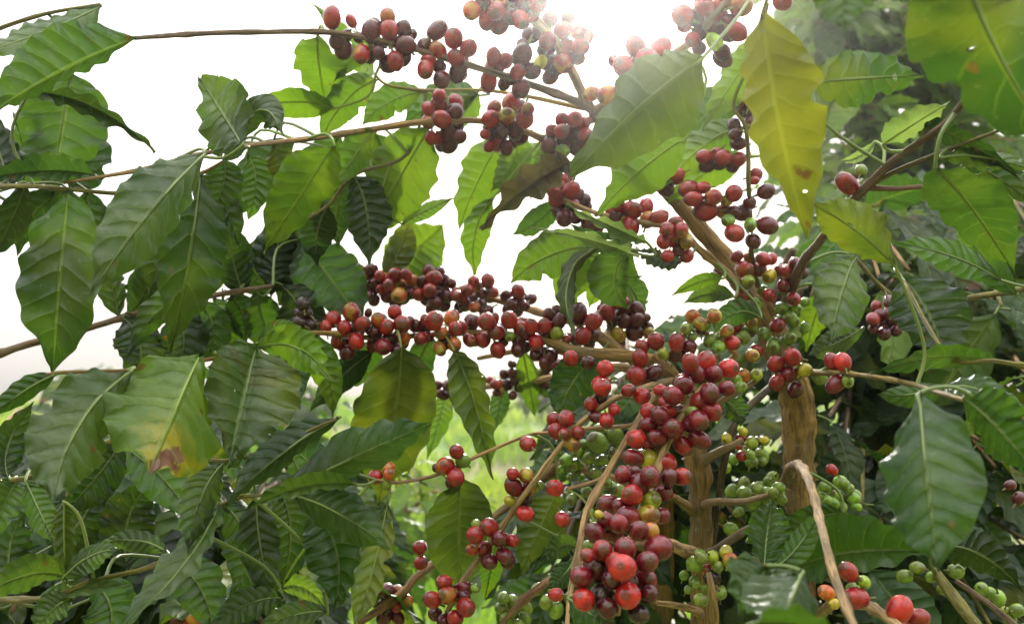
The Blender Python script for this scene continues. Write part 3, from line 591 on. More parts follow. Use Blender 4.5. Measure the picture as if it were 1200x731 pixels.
cherries(['B3'], 1.25, 500, 390, 6, '600 220 30 d,545 290 40 d,600 280 35 d,665 280 35 d,490 360 40 r,560 365 45 d,605 440 30 d,650 380 35 d,520 410 35 m,490 420 30 d,620 330 35 d,80 365 35 d,150 370 45 d,95 425 38 d,185 430 42 d,200 370 30 d,125 440 35 d,210 490 35 d,440 330 30 r,830 300 40 d,790 345 35 m,840 360 40 d,850 230 50 d,900 220 45 d,830 410 35 g,810 270 30 g')
cherries(['B5', 'B4'], 0.91, 500, 390, 6, '900 610 58 r,985 600 55 r,915 690 62 r,1060 700 50 r')
cherries(['B2', 'B2c'], 1.1, 660, 330, 6, '100 225 65 d,225 275 58 r,120 385 62 d,25 400 40 d,350 110 38 r,380 150 42 r,300 145 40 r,430 140 40 r,310 215 55 r,270 190 35 r,430 220 55 d,515 200 52 d,580 255 35 d,345 270 48 d,585 320 50 d,500 360 58 d,385 375 52 m,430 280 50 d,520 270 50 d,600 360 40 m,290 230 45 r,210 360 50 d,180 420 50 d,400 430 40 d,240 240 30 o')
cherries(['stemB', 'B1', 'B6', 'B5'], 0.96, 660, 330, 6, '650 420 55 r,555 455 50 r,540 540 58 r,705 505 42 G,795 425 58 r,790 515 50 d,885 465 52 d,820 400 35 d,55 530 52 R,295 610 60 R,265 720 60 R,515 660 65 r,600 665 58 r,640 640 55 d')
cherries(['B15'], 0.97, 660, 330, 6, '910 245 45 o,960 295 52 m,865 330 42 g,1065 245 55 m,1000 310 40 g,1040 410 50 g,1095 455 48 g,1150 350 45 m,1190 430 52 R,905 390 35 g,970 330 40 d')
cherries(['B7', 'B15'], 0.88, 660, 330, 6, '895 570 58 r,1000 570 65 R,920 640 65 p,1060 650 55 p,1165 610 60 R,840 710 58 p')
cherries(['B5'], 0.89, 660, 430, 6, '275 145 65 R,265 220 48 b,195 260 50 r,360 300 48 R,305 375 58 R,230 350 45 d,20 370 55 r,105 460 45 r,65 540 55 r,10 470 40 r,460 165 50 r,555 205 58 R,685 165 48 R')
cherries(['B7', 'B6'], 0.86, 660, 430, 6, '845 130 62 p,770 200 60 p,725 255 48 r,600 310 52 R,680 345 58 p,810 335 65 p,600 405 52 p,770 435 65 p,665 495 60 p,735 310 45 r,900 410 70 p,950 375 60 p,1030 185 65 p,965 245 60 r,1045 310 60 r,1150 150 55 p,910 315 40 g,960 510 65 p,840 550 62 r,515 505 60 R,620 545 45 r,490 640 60 p,605 650 68 Y,730 670 60 R')
cherries(['B10', 'A10'], 0.98, 800, 440, 6, '310 445 42 y,425 395 32 y,410 440 32 r,490 470 45 G,415 565 38 r,390 495 28 r,570 450 28 y,475 555 35 g')
cherries(['B14', 'B6'], 1.15, 560, 500, 6, '840 110 70 g,960 60 60 g,880 235 40 g,675 270 42 g,620 235 40 g,780 220 45 g,960 200 45 g,770 460 45 g,660 510 40 g,630 480 35 g,990 450 50 g,870 490 40 g,850 30 50 g,700 180 40 g,740 130 40 g,910 400 40 g,590 300 35 g,820 330 40 g')
cherries(['B5', 'B4'], 0.91, 560, 500, 6, '350 120 55 r,250 420 65 p,360 430 58 r,335 520 48 b,340 340 50 m,245 330 45 r,230 520 42 y,335 610 52 R,440 410 30 g')
cherries(['B6b', 'B6'], 0.88, 560, 500, 6, '540 430 62 R,595 650 55 R')
cherries(['B4'], 0.96, 420, 490, 6, '120 410 52 r,215 355 45 o,215 395 40 o,190 460 45 g,690 235 52 r,610 335 65 r,735 300 52 g,685 415 62 r,660 460 50 d,550 350 30 d')
cherries(['B14'], 1.08, 420, 609, 6, '430 195 48 r,440 300 48 r,200 500 55 d,275 500 45 m,345 565 42 o,175 600 50 d,270 605 50 r,180 690 52 d,280 690 48 d,230 650 40 d')
cherries(['B5'], 0.91, 420, 609, 6, '820 105 65 r,920 50 60 r,990 130 60 p,1085 145 45 R,885 205 58 r,795 210 45 r,1025 250 60 p,920 290 58 d,1050 290 50 d,830 30 35 g,600 435 50 r,515 560 60 r,625 530 60 r,740 480 58 p,755 615 65 r,540 660 52 d,680 690 58 r,820 480 30 g,600 710 50 d,740 535 45 d')
cherries(['B13'], 0.99, 420, 609, 6, '1020 550 42 g,1085 570 50 g,1010 620 45 g,1090 675 40 g,1170 690 45 g,1180 620 45 g,1040 690 45 g,1130 740 45 g')
cherries(['B7'], 0.80, 640, 530, 6, '540 155 58 p,630 140 45 d,730 170 62 p,650 230 70 p,605 300 70 R,865 175 55 d,955 170 52 r,830 285 58 p,735 340 62 G,440 365 62 p,525 380 60 p,570 460 75 p,715 445 65 m,820 445 55 p')
cherries(['B7'], 0.74, 640, 530, 6, '650 550 70 p,735 560 55 o,465 545 68 p,345 570 65 p,420 480 55 p,510 500 55 p,790 670 85 p,370 435 30 y')
cherries(['B7'], 0.69, 640, 609, 6, '395 215 70 r,290 250 50 r,555 205 80 p,350 340 85 d,245 400 75 p,535 335 95 R,480 290 60 r,710 295 70 p,705 425 75 p,265 560 70 R,390 545 95 b,575 530 90 R,650 660 75 b,720 520 65 d,430 620 70 d,600 440 60 d,460 420 60 d')
cherries(['B6'], 0.84, 640, 609, 6, '70 525 55 r')
cherries(['B8', 'B9'], 1.0, 780, 550, 6, '555 170 50 g,640 140 45 g,625 235 48 g,715 165 42 g,720 230 42 g,790 130 42 g,810 205 40 g,460 420 48 g,605 425 38 g')
cherries(['B12', 'B9'], 0.93, 780, 609, 6, '205 310 52 g,250 265 48 g,325 265 50 G,425 225 50 y,455 285 52 o,370 330 42 g,350 365 40 G,290 340 35 R,330 410 60 b,250 560 52 g,390 515 40 g,215 450 35 g')
cherries(['A8', 'A11'], 0.78, 780, 609, 6, '1130 510 48 o,1185 590 40 y')
cherries(['A11'], 0.70, 950, 609, 6, '265 365 70 r,375 435 45 G,320 550 80 r,625 625 85 R,755 690 65 r,620 735 50 R')
cherries(['D1'], 0.9, 950, 609, 6, '1020 360 55 g,850 400 40 g')
cherries(['A6'], 0.86, 930, 160, 6, '375 330 68 r,475 240 45 g')
cherries(['A7', 'trunkA'], 1.02, 800, 330, 6, '770 530 58 R,655 580 58 r,740 650 55 p,660 710 58 r,790 760 55 d,855 620 55 y,965 670 52 g')
cherries(['A7'], 0.93, 800, 330, 6, '1050 560 55 r,1125 565 62 R,1075 720 60 p,1160 700 45 g')
cherries(['trunkA'], 1.07, 800, 330, 6, '680 275 45 g,785 275 40 g,725 415 42 g,790 190 45 g,570 65 45 g,450 20 40 G,475 340 50 g')
cherries(['B16', 'B15'], 0.97, 800, 330, 6, '490 520 45 m,430 660 48 o,520 655 45 G,380 690 40 g,410 740 45 g')
cherries(['D4'], 1.12, 900, 244, 3, '380 345 20 r,430 335 25 d,370 390 22 r,400 420 25 d,440 400 25 d,425 375 25 d,460 365 20 d,410 440 25 d,370 425 18 d,450 430 22 d,395 375 22 d')
cherries(['D1b'], 0.98, 900, 487, 3, '245 280 22 g,210 300 20 g,300 290 22 g,875 683 25 g,848 712 22 g,850 245 22 d,880 290 22 d,225 190 22 R,180 330 20 g,270 240 18 g')
cherries(['C2'], 1.0, 0, 487, 3, '650 680 30 o,700 655 25 o,690 710 30 o,740 700 25 o,660 710 28 r,620 720 25 d,670 650 22 r')
cherries(['B14', 'stemE'], 1.16, 600, 487, 3, '190 150 16 g,160 130 15 g,220 165 16 g,250 140 15 g,280 185 16 g,300 160 15 g,330 190 16 g,310 230 15 g,345 250 15 g,370 265 17 g,320 270 15 g,230 200 14 g,260 235 15 g,205 215 14 g,345 150 15 g,370 95 16 g,285 95 18 g,310 105 16 g,215 95 14 g,240 175 15 G')
cherries(['B8', 'B10'], 1.05, 600, 487, 3, '815 270 24 g,865 255 22 g,855 300 22 g,890 270 20 g,835 100 18 G,870 130 18 g,890 90 16 g,880 160 18 g,850 160 16 g,895 320 18 g,770 400 20 g,900 230 18 g')
cherries(['B12', 'B9', 'B11'], 0.95, 600, 487, 3, '640 520 24 g,660 490 22 g,705 495 22 G,750 480 22 y,720 530 20 g,690 545 20 G,660 645 24 g,735 620 20 g,605 560 18 g,640 580 18 g,680 610 18 g,620 610 16 g')
cherries(['trunkA', 'A7'], 1.08, 900, 244, 3, '60 290 22 g,95 350 20 g,40 395 20 g,90 400 20 g,20 470 20 g,60 465 20 G,130 330 18 g,110 560 20 g,185 590 22 g,130 420 18 g')
cherries(['D1b', 'D1'], 0.98, 900, 487, 3, '200 250 20 g,230 310 20 g,285 255 20 g,310 320 18 g,190 285 18 g,260 320 18 g,660 545 20 g,830 690 22 g,20 270 18 g,40 250 16 g')
cherries(['trunkA', 'stub'], 1.06, 0, 0, 1, '870 346 8.5 r,886 356 8 g,901 346 8.5 r,916 361 8 g,880 376 8 m,896 391 8 g,911 381 8.5 r,926 372 8 g,871 396 8 g,886 411 8.5 r,906 406 8 g,926 396 7.5 g,852 366 8 g,861 381 8.5 r,930 350 8 r,918 335 8.5 p')
cherries(['B8', 'B9', 'A10'], 1.08, 0, 0, 1, '858 575 8 g,872 566 8 g,890 572 8 g,905 560 8 g,880 590 8 g,898 598 8 g,866 600 7 g,850 548 7 G,880 540 8 g,868 528 7 g,895 535 7 g,905 585 8 g')
cherries(['B13', 'stemE'], 1.12, 0, 0, 1, '650 690 8 g,662 680 8 g,640 705 8 g,668 700 7 g,690 640 8 g,705 630 8 g,652 715 8 g,630 690 8 g,700 615 8 g,690 600 7 g')
cherries(['D1b', 'D1'], 1.0, 0, 0, 1, '1000 690 8 g,1060 675 8 g,1075 665 8 g,1105 690 8 g,1125 660 8 g,965 575 8 g,985 565 8 g,1002 580 8 g,1170 700 9 g,1150 690 8 g')
cherries(['B1'], 1.06, 0, 0, 1, '420 386 9 r,446 376 9 d,470 400 9 d,497 384 9 d,528 400 9 r,552 378 9 d,566 398 9 r,585 388 9 d,610 385 9 r,628 392 9 d,402 404 9 d,438 404 9 r')
cherries(['B2'], 1.2, 0, 0, 1, '436 322 8 d,462 340 8 r,500 350 8 d,528 342 8 r,548 350 8 d,575 348 8 r,598 360 8 d,610 348 8 d')
place_cherries()
# ------------------------------------------------------------------ leaves that can be told apart: base, middle, tip (photo px), half widths left/right of travel, depths
KL = [k for k in BR if k[0] in 'C' or k in ('A1', 'A2', 'B1')]
leaf((158, 45), (75, 82), (-15, 135), 12, 50, .86, .80, 'md', W=52, sl=1, sr=1, wave=.11)
leaf((118, 8), (50, 38), (-30, 64), 26, 14, .96, .90, 'gl', W=34)
leaf((84, 86), (73, 150), (60, 232), 52, 52, .98, .95, 'md', spot=.05, sl=-1, sr=1)
leaf((35, 108), (110, 126), (182, 179), 9, 13, .88, .86, 'dk', W=26, wave=.2)
leaf((112, 206), (50, 200), (-25, 212), 10, 22, .88, .84, 'gd', W=30, sl=-1)
leaf((240, 180), (176, 248), (105, 347), 36, 44, .80, .68, 'gl', dm=-.02, sl=1, sr=1)
leaf((80, 222), (70, 330), (62, 441), 46, 48, .86, .85, 'md', spot=.1, dm=-.02, sl=-1, sr=1, W=56)
leaf((234, 206), (222, 300), (199, 412), 42, 34, .90, .88, 'md', spot=.1, dm=-.02, sl=1, sr=-1, W=50)
leaf((30, 215), (12, 262), (-12, 305), 20, 20, .90, .92, 'dk')
leaf((284, 170), (262, 135), (232, 90), 36, 38, .84, .92, 'gl', W=44, wave=.16)
leaf((282, 168), (305, 128), (333, 160), 14, 22, .88, .84, 'gl', W=26)
leaf((288, 172), (275, 178), (260, 190), 8, 8, .88, .86, 'pg')
leaf((262, 188), (262, 215), (248, 255), 22, 22, .95, .95, 'md')
leaf((392, 170), (357, 222), (308, 296), 30, 38, .96, .98, 'yl', sl=1, sr=-1, W=46)
leaf((372, 42), (375, 85), (384, 128), 30, 28, 1.0, 1.08, 'yb', wave=.16)
leaf((392, 127), (345, 119), (283, 128), 20, 16, 1.05, 1.05, 'yb')
leaf((442, 94), (405, 118), (374, 168), 22, 22, 1.04, 1.06, 'yb')
leaf((438, 86), (415, 60), (366, 3), 14, 16, 1.06, 1.12, 'yb', W=24)
leaf((497, 108), (457, 119), (424, 148), 18, 20, 1.05, 1.03, 'yl')
leaf((504, 148), (466, 212), (428, 275), 42, 40, 1.04, 1.12, 'yb')
leaf((560, 112), (515, 118), (470, 150), 24, 22, 1.10, 1.12, 'md')
leaf((440, 152), (416, 182), (394, 218), 18, 22, 1.02, 1.0, 'yl', spot=.4)
leaf((415, 206), (430, 250), (432, 310), 30, 28, 1.03, 1.02, 'dk')
leaf((352, 281), (388, 328), (425, 378), 40, 40, 1.10, 1.05, 'md', spot=.0)
leaf((448, 320), (488, 292), (520, 262), 32, 34, 1.22, 1.22, 'yb')
leaf((448, 330), (470, 290), (480, 255), 16, 18, 1.21, 1.18, 'ol')
leaf((470, 262), (500, 246), (532, 232), 8, 10, 1.1, 1.1, 'yb')
leaf((578, 232), (556, 275), (558, 326), 18, 15, 1.15, 1.18, 'yb')
leaf((590, 160), (560, 212), (538, 268), 30, 26, 1.14, 1.2, 'yb')
leaf((645, 172), (612, 194), (584, 228), 20, 18, 1.14, 1.18, 'yb')
leaf((668, 190), (620, 218), (562, 268), 18, 22, 1.0, .97, 'br', W=46, sl=-1, sr=-1, wave=.16)
leaf((824, 68), (748, 128), (668, 208), 58, 42, .74, .84, 'ol', spot=.15, dm=-.02, sl=1, sr=1, W=62)
leaf((805, 160), (750, 200), (700, 251), 32, 30, .92, .98, 'yb', dm=-.01)
leaf((895, 44), (862, 92), (823, 152), 26, 20, .94, 1.0, 'yb')
leaf((872, 150), (828, 168), (780, 218), 30, 22, 1.02, 1.02, 'yb')
leaf((876, 185), (830, 200), (782, 240), 22, 18, 1.04, 1.06, 'yb')
leaf((868, 130), (838, 128), (800, 165), 22, 26, 1.06, 1.08, 'md')
leaf((894, 14), (912, 140), (946, 278), 58, 36, .60, .66, 'yw', dm=-.015, sl=1, sr=1, W=60)
leaf((1048, 310), (1003, 270), (950, 238), 28, 32, .74, .72, 'ol', spot=.4, W=38)
leaf((950, 96), (1015, 92), (1082, 88), 34, 32, .84, .88, 'md', spot=.25)
leaf((986, -66), (988, -15), (988, 37), 36, 36, .50, .48, 'gl')
leaf((1046, -14), (1110, 2), (1186, -4), 10, 12, .50, .50, 'gd', W=30)
leaf((1136, -34), (1162, 50), (1238, 178), 62, 84, .45, .55, 'md', spot=.3, W=88, sl=1, sr=1)
leaf((1096, 197), (1140, 246), (1190, 322), 42, 36, .70, .80, 'md', spot=.1)
leaf((1035, 169), (1070, 146), (1113, 119), 20, 14, .80, .76, 'pa', W=28)
leaf((1026, 166), (1006, 184), (983, 188), 6, 7, .84, .84, 'pa')
leaf((1085, 150), (1125, 162), (1205, 215), 12, 14, .78, .74, 'dk', W=22)
leaf((1105, 185), (1150, 184), (1212, 200), 12, 14, .76, .74, 'gl', W=24)
leaf((1130, 192), (1170, 208), (1212, 244), 16, 15, .80, .80, 'dk')
leaf((1058, 325), (1090, 372), (1110, 428), 46, 40, 1.0, .95, 'dk')
leaf((1002, 300), (986, 345), (974, 402), 32, 36, 1.02, .95, 'gl')
leaf((1012, 384), (980, 402), (948, 416), 14, 18, 1.0, .96, 'gl')
leaf((966, 344), (955, 372), (944, 412), 16, 18, 1.08, 1.1, 'yb')
leaf((1172, 328), (1115, 300), (1045, 284), 20, 18, .95, .9, 'md')
leaf((1190, 345), (1150, 300), (1120, 258), 20, 20, 1.0, .98, 'md')
leaf((1168, 424), (1098, 418), (1020, 438), 15, 13, .82, .78, 'md', W=26)
leaf((1108, 452), (1070, 462), (1026, 462), 16, 14, .84, .84, 'md')
leaf((1078, 460), (1086, 560), (1101, 670), 66, 50, .60, .53, 'gd', dm=-.01, W=68)
leaf((1130, 466), (1170, 502), (1218, 562), 38, 28, .62, .58, 'md', W=44)
leaf((1105, 456), (1150, 457), (1208, 490), 16, 12, .70, .66, 'md', W=28)
leaf((925, 668), (1000, 647), (1104, 648), 46, 26, .95, .86, 'md', W=50)
leaf((988, 600), (940, 616), (902, 658), 20, 18, .95, .95, 'md')
leaf((1100, 640), (1150, 650), (1198, 692), 26, 22, .88, .9, 'dk')
leaf((940, 669), (928, 700), (908, 748), 40, 58, .58, .50, 'md', W=64)
leaf((897, 664), (888, 692), (872, 730), 40, 45, .60, .54, 'md', W=48)
leaf((990, 758), (915, 728), (846, 748), 58, 14, .46, .43, 'md', W=60, sr=-1)
leaf((896, 664), (899, 625), (906, 584), 25, 27, .80, .84, 'md', wave=.18)
leaf((906, 666), (937, 638), (962, 594), 17, 17, .84, .86, 'md')
# centre
leaf((736, 296), (690, 281), (622, 266), 7, 9, .92, .86, 'pa', W=34, sl=-1, sr=-1)
leaf((758, 284), (710, 262), (664, 240), 11, 7, .90, .86, 'pa', W=32, sl=-1, sr=-1)
leaf((740, 292), (705, 285), (668, 262), 12, 14, .94, .90, 'md')
leaf((700, 288), (642, 300), (598, 332), 28, 28, 1.0, 1.02, 'yb')
leaf((702, 290), (666, 325), (673, 394), 12, 10, .90, .84, 'ol', W=24)
leaf((742, 294), (720, 325), (736, 362), 32, 32, .98, 1.0, 'md')
leaf((690, 300), (672, 330), (665, 372), 22, 24, 1.06, 1.1, 'yb')
leaf((802, 304), (772, 304), (744, 290), 11, 12, .98, .98, 'dk', W=22)
leaf((848, 326), (820, 330), (786, 347), 9, 9, 1.0, 1.0, 'yb')
leaf((862, 348), (832, 344), (800, 356), 11, 11, 1.0, 1.02, 'gl')
leaf((892, 372), (862, 366), (836, 392), 16, 16, 1.02, 1.0, 'md')
leaf((532, 410), (555, 470), (578, 562), 20, 24, 1.02, .98, 'ol', spot=.2, W=30)
leaf((470, 406), (463, 490), (443, 592), 48, 50, 1.0, 1.05, 'ol', spot=.3, sl=1, sr=-1)
leaf((437, 412), (402, 440), (363, 482), 18, 18, 1.06, 1.04, 'dk')
leaf((704, 412), (672, 448), (654, 494), 28, 28, 1.06, 1.04, 'dk')
leaf((613, 412), (620, 450), (627, 488), 15, 15, 1.24, 1.26, 'yb')
leaf((590, 452), (585, 476), (580, 505), 12, 12, 1.28, 1.26, 'md')
leaf((522, 460), (515, 490), (500, 540), 14, 14, 1.3, 1.28, 'yb')
leaf((540, 558), (538, 622), (542, 702), 38, 40, .96, .98, 'ol', spot=.05, sl=1, sr=-1, W=46)
leaf((654, 574), (632, 620), (610, 674), 20, 28, .96, .95, 'ol', spot=.15)
leaf((584, 628), (576, 664), (568, 704), 14, 13, .95, .95, 'yl', spot=.8)
leaf((850, 470), (862, 480), (868, 500), 16, 16, 1.0, .98, 'md')
leaf((672, 655), (662, 672), (640, 690), 16, 16, .88, .86, 'md')
leaf((666, 700), (690, 718), (725, 740), 18, 22, .74, .70, 'md')
leaf((676, 640), (655, 640), (632, 662), 14, 12, .92, .9, 'gl')
# left, lower
leaf((232, 420), (205, 480), (174, 556), 62, 84, .76, .66, 'yp', W=88, sl=1, sr=1)
leaf((300, 406), (285, 470), (267, 550), 64, 50, .82, .74, 'gl', W=66, spot=.25)
leaf((302, 406), (350, 408), (387, 447), 24, 24, .84, .78, 'yl', spot=.2, wave=.2)
leaf((302, 402), (325, 385), (349, 381), 10, 10, .86, .84, 'gl')
leaf((152, 436), (92, 498), (62, 590), 42, 52, .72, .62, 'gl', W=56, sl=1, sr=1, wave=.15)
leaf((66, 438), (25, 460), (-15, 492), 13, 15, .72, .70, 'md')
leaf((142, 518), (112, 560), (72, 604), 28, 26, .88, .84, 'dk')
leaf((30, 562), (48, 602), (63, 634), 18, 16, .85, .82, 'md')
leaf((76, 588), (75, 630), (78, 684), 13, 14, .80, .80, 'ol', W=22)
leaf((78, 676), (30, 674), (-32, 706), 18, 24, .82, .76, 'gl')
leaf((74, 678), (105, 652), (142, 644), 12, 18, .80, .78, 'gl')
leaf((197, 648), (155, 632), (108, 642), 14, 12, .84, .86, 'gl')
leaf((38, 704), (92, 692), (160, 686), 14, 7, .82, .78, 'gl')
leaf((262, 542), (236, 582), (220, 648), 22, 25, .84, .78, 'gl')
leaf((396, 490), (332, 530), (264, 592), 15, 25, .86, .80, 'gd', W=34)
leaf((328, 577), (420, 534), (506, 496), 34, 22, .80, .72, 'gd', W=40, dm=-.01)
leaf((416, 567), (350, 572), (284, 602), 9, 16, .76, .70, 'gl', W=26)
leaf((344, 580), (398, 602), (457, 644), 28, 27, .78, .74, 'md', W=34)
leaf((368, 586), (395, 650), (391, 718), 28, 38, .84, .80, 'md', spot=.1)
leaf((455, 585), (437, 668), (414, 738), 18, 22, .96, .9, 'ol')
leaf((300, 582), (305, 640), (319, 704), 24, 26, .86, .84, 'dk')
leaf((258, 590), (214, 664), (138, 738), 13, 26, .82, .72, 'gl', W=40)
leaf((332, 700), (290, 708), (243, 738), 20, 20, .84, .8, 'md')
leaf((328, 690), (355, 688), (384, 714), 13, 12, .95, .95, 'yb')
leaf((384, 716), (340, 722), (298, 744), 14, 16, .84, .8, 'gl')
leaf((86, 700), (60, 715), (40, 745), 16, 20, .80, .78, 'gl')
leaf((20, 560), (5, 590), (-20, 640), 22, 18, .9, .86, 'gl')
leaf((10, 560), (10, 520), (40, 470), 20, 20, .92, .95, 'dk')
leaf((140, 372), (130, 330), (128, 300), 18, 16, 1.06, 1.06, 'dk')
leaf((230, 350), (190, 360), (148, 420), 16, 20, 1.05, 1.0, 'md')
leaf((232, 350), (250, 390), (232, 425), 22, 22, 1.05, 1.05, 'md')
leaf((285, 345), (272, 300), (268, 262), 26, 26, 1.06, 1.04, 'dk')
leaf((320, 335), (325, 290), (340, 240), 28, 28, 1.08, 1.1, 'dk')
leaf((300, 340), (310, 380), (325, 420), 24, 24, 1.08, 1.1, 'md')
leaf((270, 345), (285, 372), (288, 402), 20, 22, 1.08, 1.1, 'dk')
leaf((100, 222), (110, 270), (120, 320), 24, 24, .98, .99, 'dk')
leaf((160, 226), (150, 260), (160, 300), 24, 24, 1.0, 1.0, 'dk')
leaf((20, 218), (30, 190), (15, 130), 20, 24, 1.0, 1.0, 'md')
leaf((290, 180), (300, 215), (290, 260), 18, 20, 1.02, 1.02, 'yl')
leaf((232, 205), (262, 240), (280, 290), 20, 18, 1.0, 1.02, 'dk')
# more of the dense leaf mass, upper left and centre
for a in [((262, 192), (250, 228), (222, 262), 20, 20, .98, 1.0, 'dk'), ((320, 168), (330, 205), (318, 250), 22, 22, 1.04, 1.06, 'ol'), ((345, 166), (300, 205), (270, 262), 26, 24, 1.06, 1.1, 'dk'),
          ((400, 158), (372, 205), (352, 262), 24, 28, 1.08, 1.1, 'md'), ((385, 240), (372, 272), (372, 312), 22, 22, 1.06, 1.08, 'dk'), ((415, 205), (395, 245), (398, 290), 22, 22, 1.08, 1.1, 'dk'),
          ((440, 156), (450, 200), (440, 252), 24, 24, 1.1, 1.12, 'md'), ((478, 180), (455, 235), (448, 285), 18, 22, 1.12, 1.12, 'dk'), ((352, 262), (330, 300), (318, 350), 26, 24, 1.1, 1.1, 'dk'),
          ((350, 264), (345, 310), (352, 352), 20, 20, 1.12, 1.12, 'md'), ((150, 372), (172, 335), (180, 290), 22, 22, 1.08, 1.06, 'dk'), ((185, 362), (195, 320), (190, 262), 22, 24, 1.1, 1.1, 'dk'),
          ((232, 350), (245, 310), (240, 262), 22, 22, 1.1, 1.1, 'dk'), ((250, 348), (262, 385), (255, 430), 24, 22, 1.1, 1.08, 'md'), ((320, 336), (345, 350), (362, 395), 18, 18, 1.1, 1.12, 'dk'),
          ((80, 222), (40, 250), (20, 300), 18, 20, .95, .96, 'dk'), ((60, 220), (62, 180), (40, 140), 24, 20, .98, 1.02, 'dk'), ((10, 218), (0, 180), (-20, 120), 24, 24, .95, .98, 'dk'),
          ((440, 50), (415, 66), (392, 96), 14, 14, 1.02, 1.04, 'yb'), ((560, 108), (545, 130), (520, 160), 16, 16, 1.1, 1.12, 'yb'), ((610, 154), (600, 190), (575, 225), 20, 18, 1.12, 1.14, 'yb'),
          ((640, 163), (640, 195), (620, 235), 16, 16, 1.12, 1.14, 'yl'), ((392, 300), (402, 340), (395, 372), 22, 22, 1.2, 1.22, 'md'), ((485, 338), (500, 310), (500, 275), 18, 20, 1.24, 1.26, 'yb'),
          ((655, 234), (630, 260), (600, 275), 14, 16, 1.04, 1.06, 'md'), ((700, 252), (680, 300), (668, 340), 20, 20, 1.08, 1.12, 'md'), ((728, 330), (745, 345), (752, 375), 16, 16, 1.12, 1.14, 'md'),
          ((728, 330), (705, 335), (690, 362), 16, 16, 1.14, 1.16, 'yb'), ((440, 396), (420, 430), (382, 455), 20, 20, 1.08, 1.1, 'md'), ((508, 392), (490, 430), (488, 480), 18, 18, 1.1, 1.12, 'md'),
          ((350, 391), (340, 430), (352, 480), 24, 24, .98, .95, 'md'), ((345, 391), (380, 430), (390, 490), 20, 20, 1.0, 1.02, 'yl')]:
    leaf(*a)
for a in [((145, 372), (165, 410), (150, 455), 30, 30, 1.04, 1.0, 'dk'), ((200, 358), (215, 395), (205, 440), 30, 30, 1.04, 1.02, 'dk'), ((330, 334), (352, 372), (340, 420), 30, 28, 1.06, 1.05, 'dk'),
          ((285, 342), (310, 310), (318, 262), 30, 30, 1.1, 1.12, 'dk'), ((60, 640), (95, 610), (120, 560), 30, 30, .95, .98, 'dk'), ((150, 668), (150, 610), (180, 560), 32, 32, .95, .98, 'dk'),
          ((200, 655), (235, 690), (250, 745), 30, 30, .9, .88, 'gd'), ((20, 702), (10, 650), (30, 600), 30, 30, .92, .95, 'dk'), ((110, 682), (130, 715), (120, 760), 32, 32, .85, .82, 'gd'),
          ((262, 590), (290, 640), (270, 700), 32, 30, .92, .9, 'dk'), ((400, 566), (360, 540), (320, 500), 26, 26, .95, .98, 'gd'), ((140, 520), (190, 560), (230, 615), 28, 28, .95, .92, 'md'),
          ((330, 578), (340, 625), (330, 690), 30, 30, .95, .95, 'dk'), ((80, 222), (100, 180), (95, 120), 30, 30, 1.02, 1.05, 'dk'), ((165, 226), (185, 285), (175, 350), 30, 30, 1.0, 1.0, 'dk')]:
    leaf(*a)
print('hand placed leaves', LEAFN[0])

# ------------------------------------------------------------------ neighbouring coffee bushes
def free_leaf_mesh(seed, curl):
    W, Ln = 0.30, 1.0
    sp = lambda u: Vector((0, u * Ln, 0.10 * u - curl * u * u))
    V, F, UV = leaf_geo(sp, lambda u: Vector((-1, 0, 0)), lambda u: Vector((0, 0, -1)), 0.24, -0.16, -0.2, 16, 4, seed + 500, wave=0.12, nveins=8.0)
    mi = [0] * len(F)
    P, Q = catmull([Vector((0, -0.10, -0.04)), Vector((0, -0.03, -0.012)), sp(0.02)], [0.013, 0.011, 0.009], 2)
    v, f, u = tube(P, Q, 4, 0, cap=False); o = len(V)
    V += v; F += [tuple(i + o for i in q) for q in f]; UV += [(0.5, 0.5)] * len(v); mi += [1] * len(f)
    return mesh('leaf', V, F, [M_LEAFBG, M_PET], mi, UV)
FL = [free_leaf_mesh(i, c) for i, c in enumerate((0.15, 0.35, 0.55, 0.25, 0.45))]
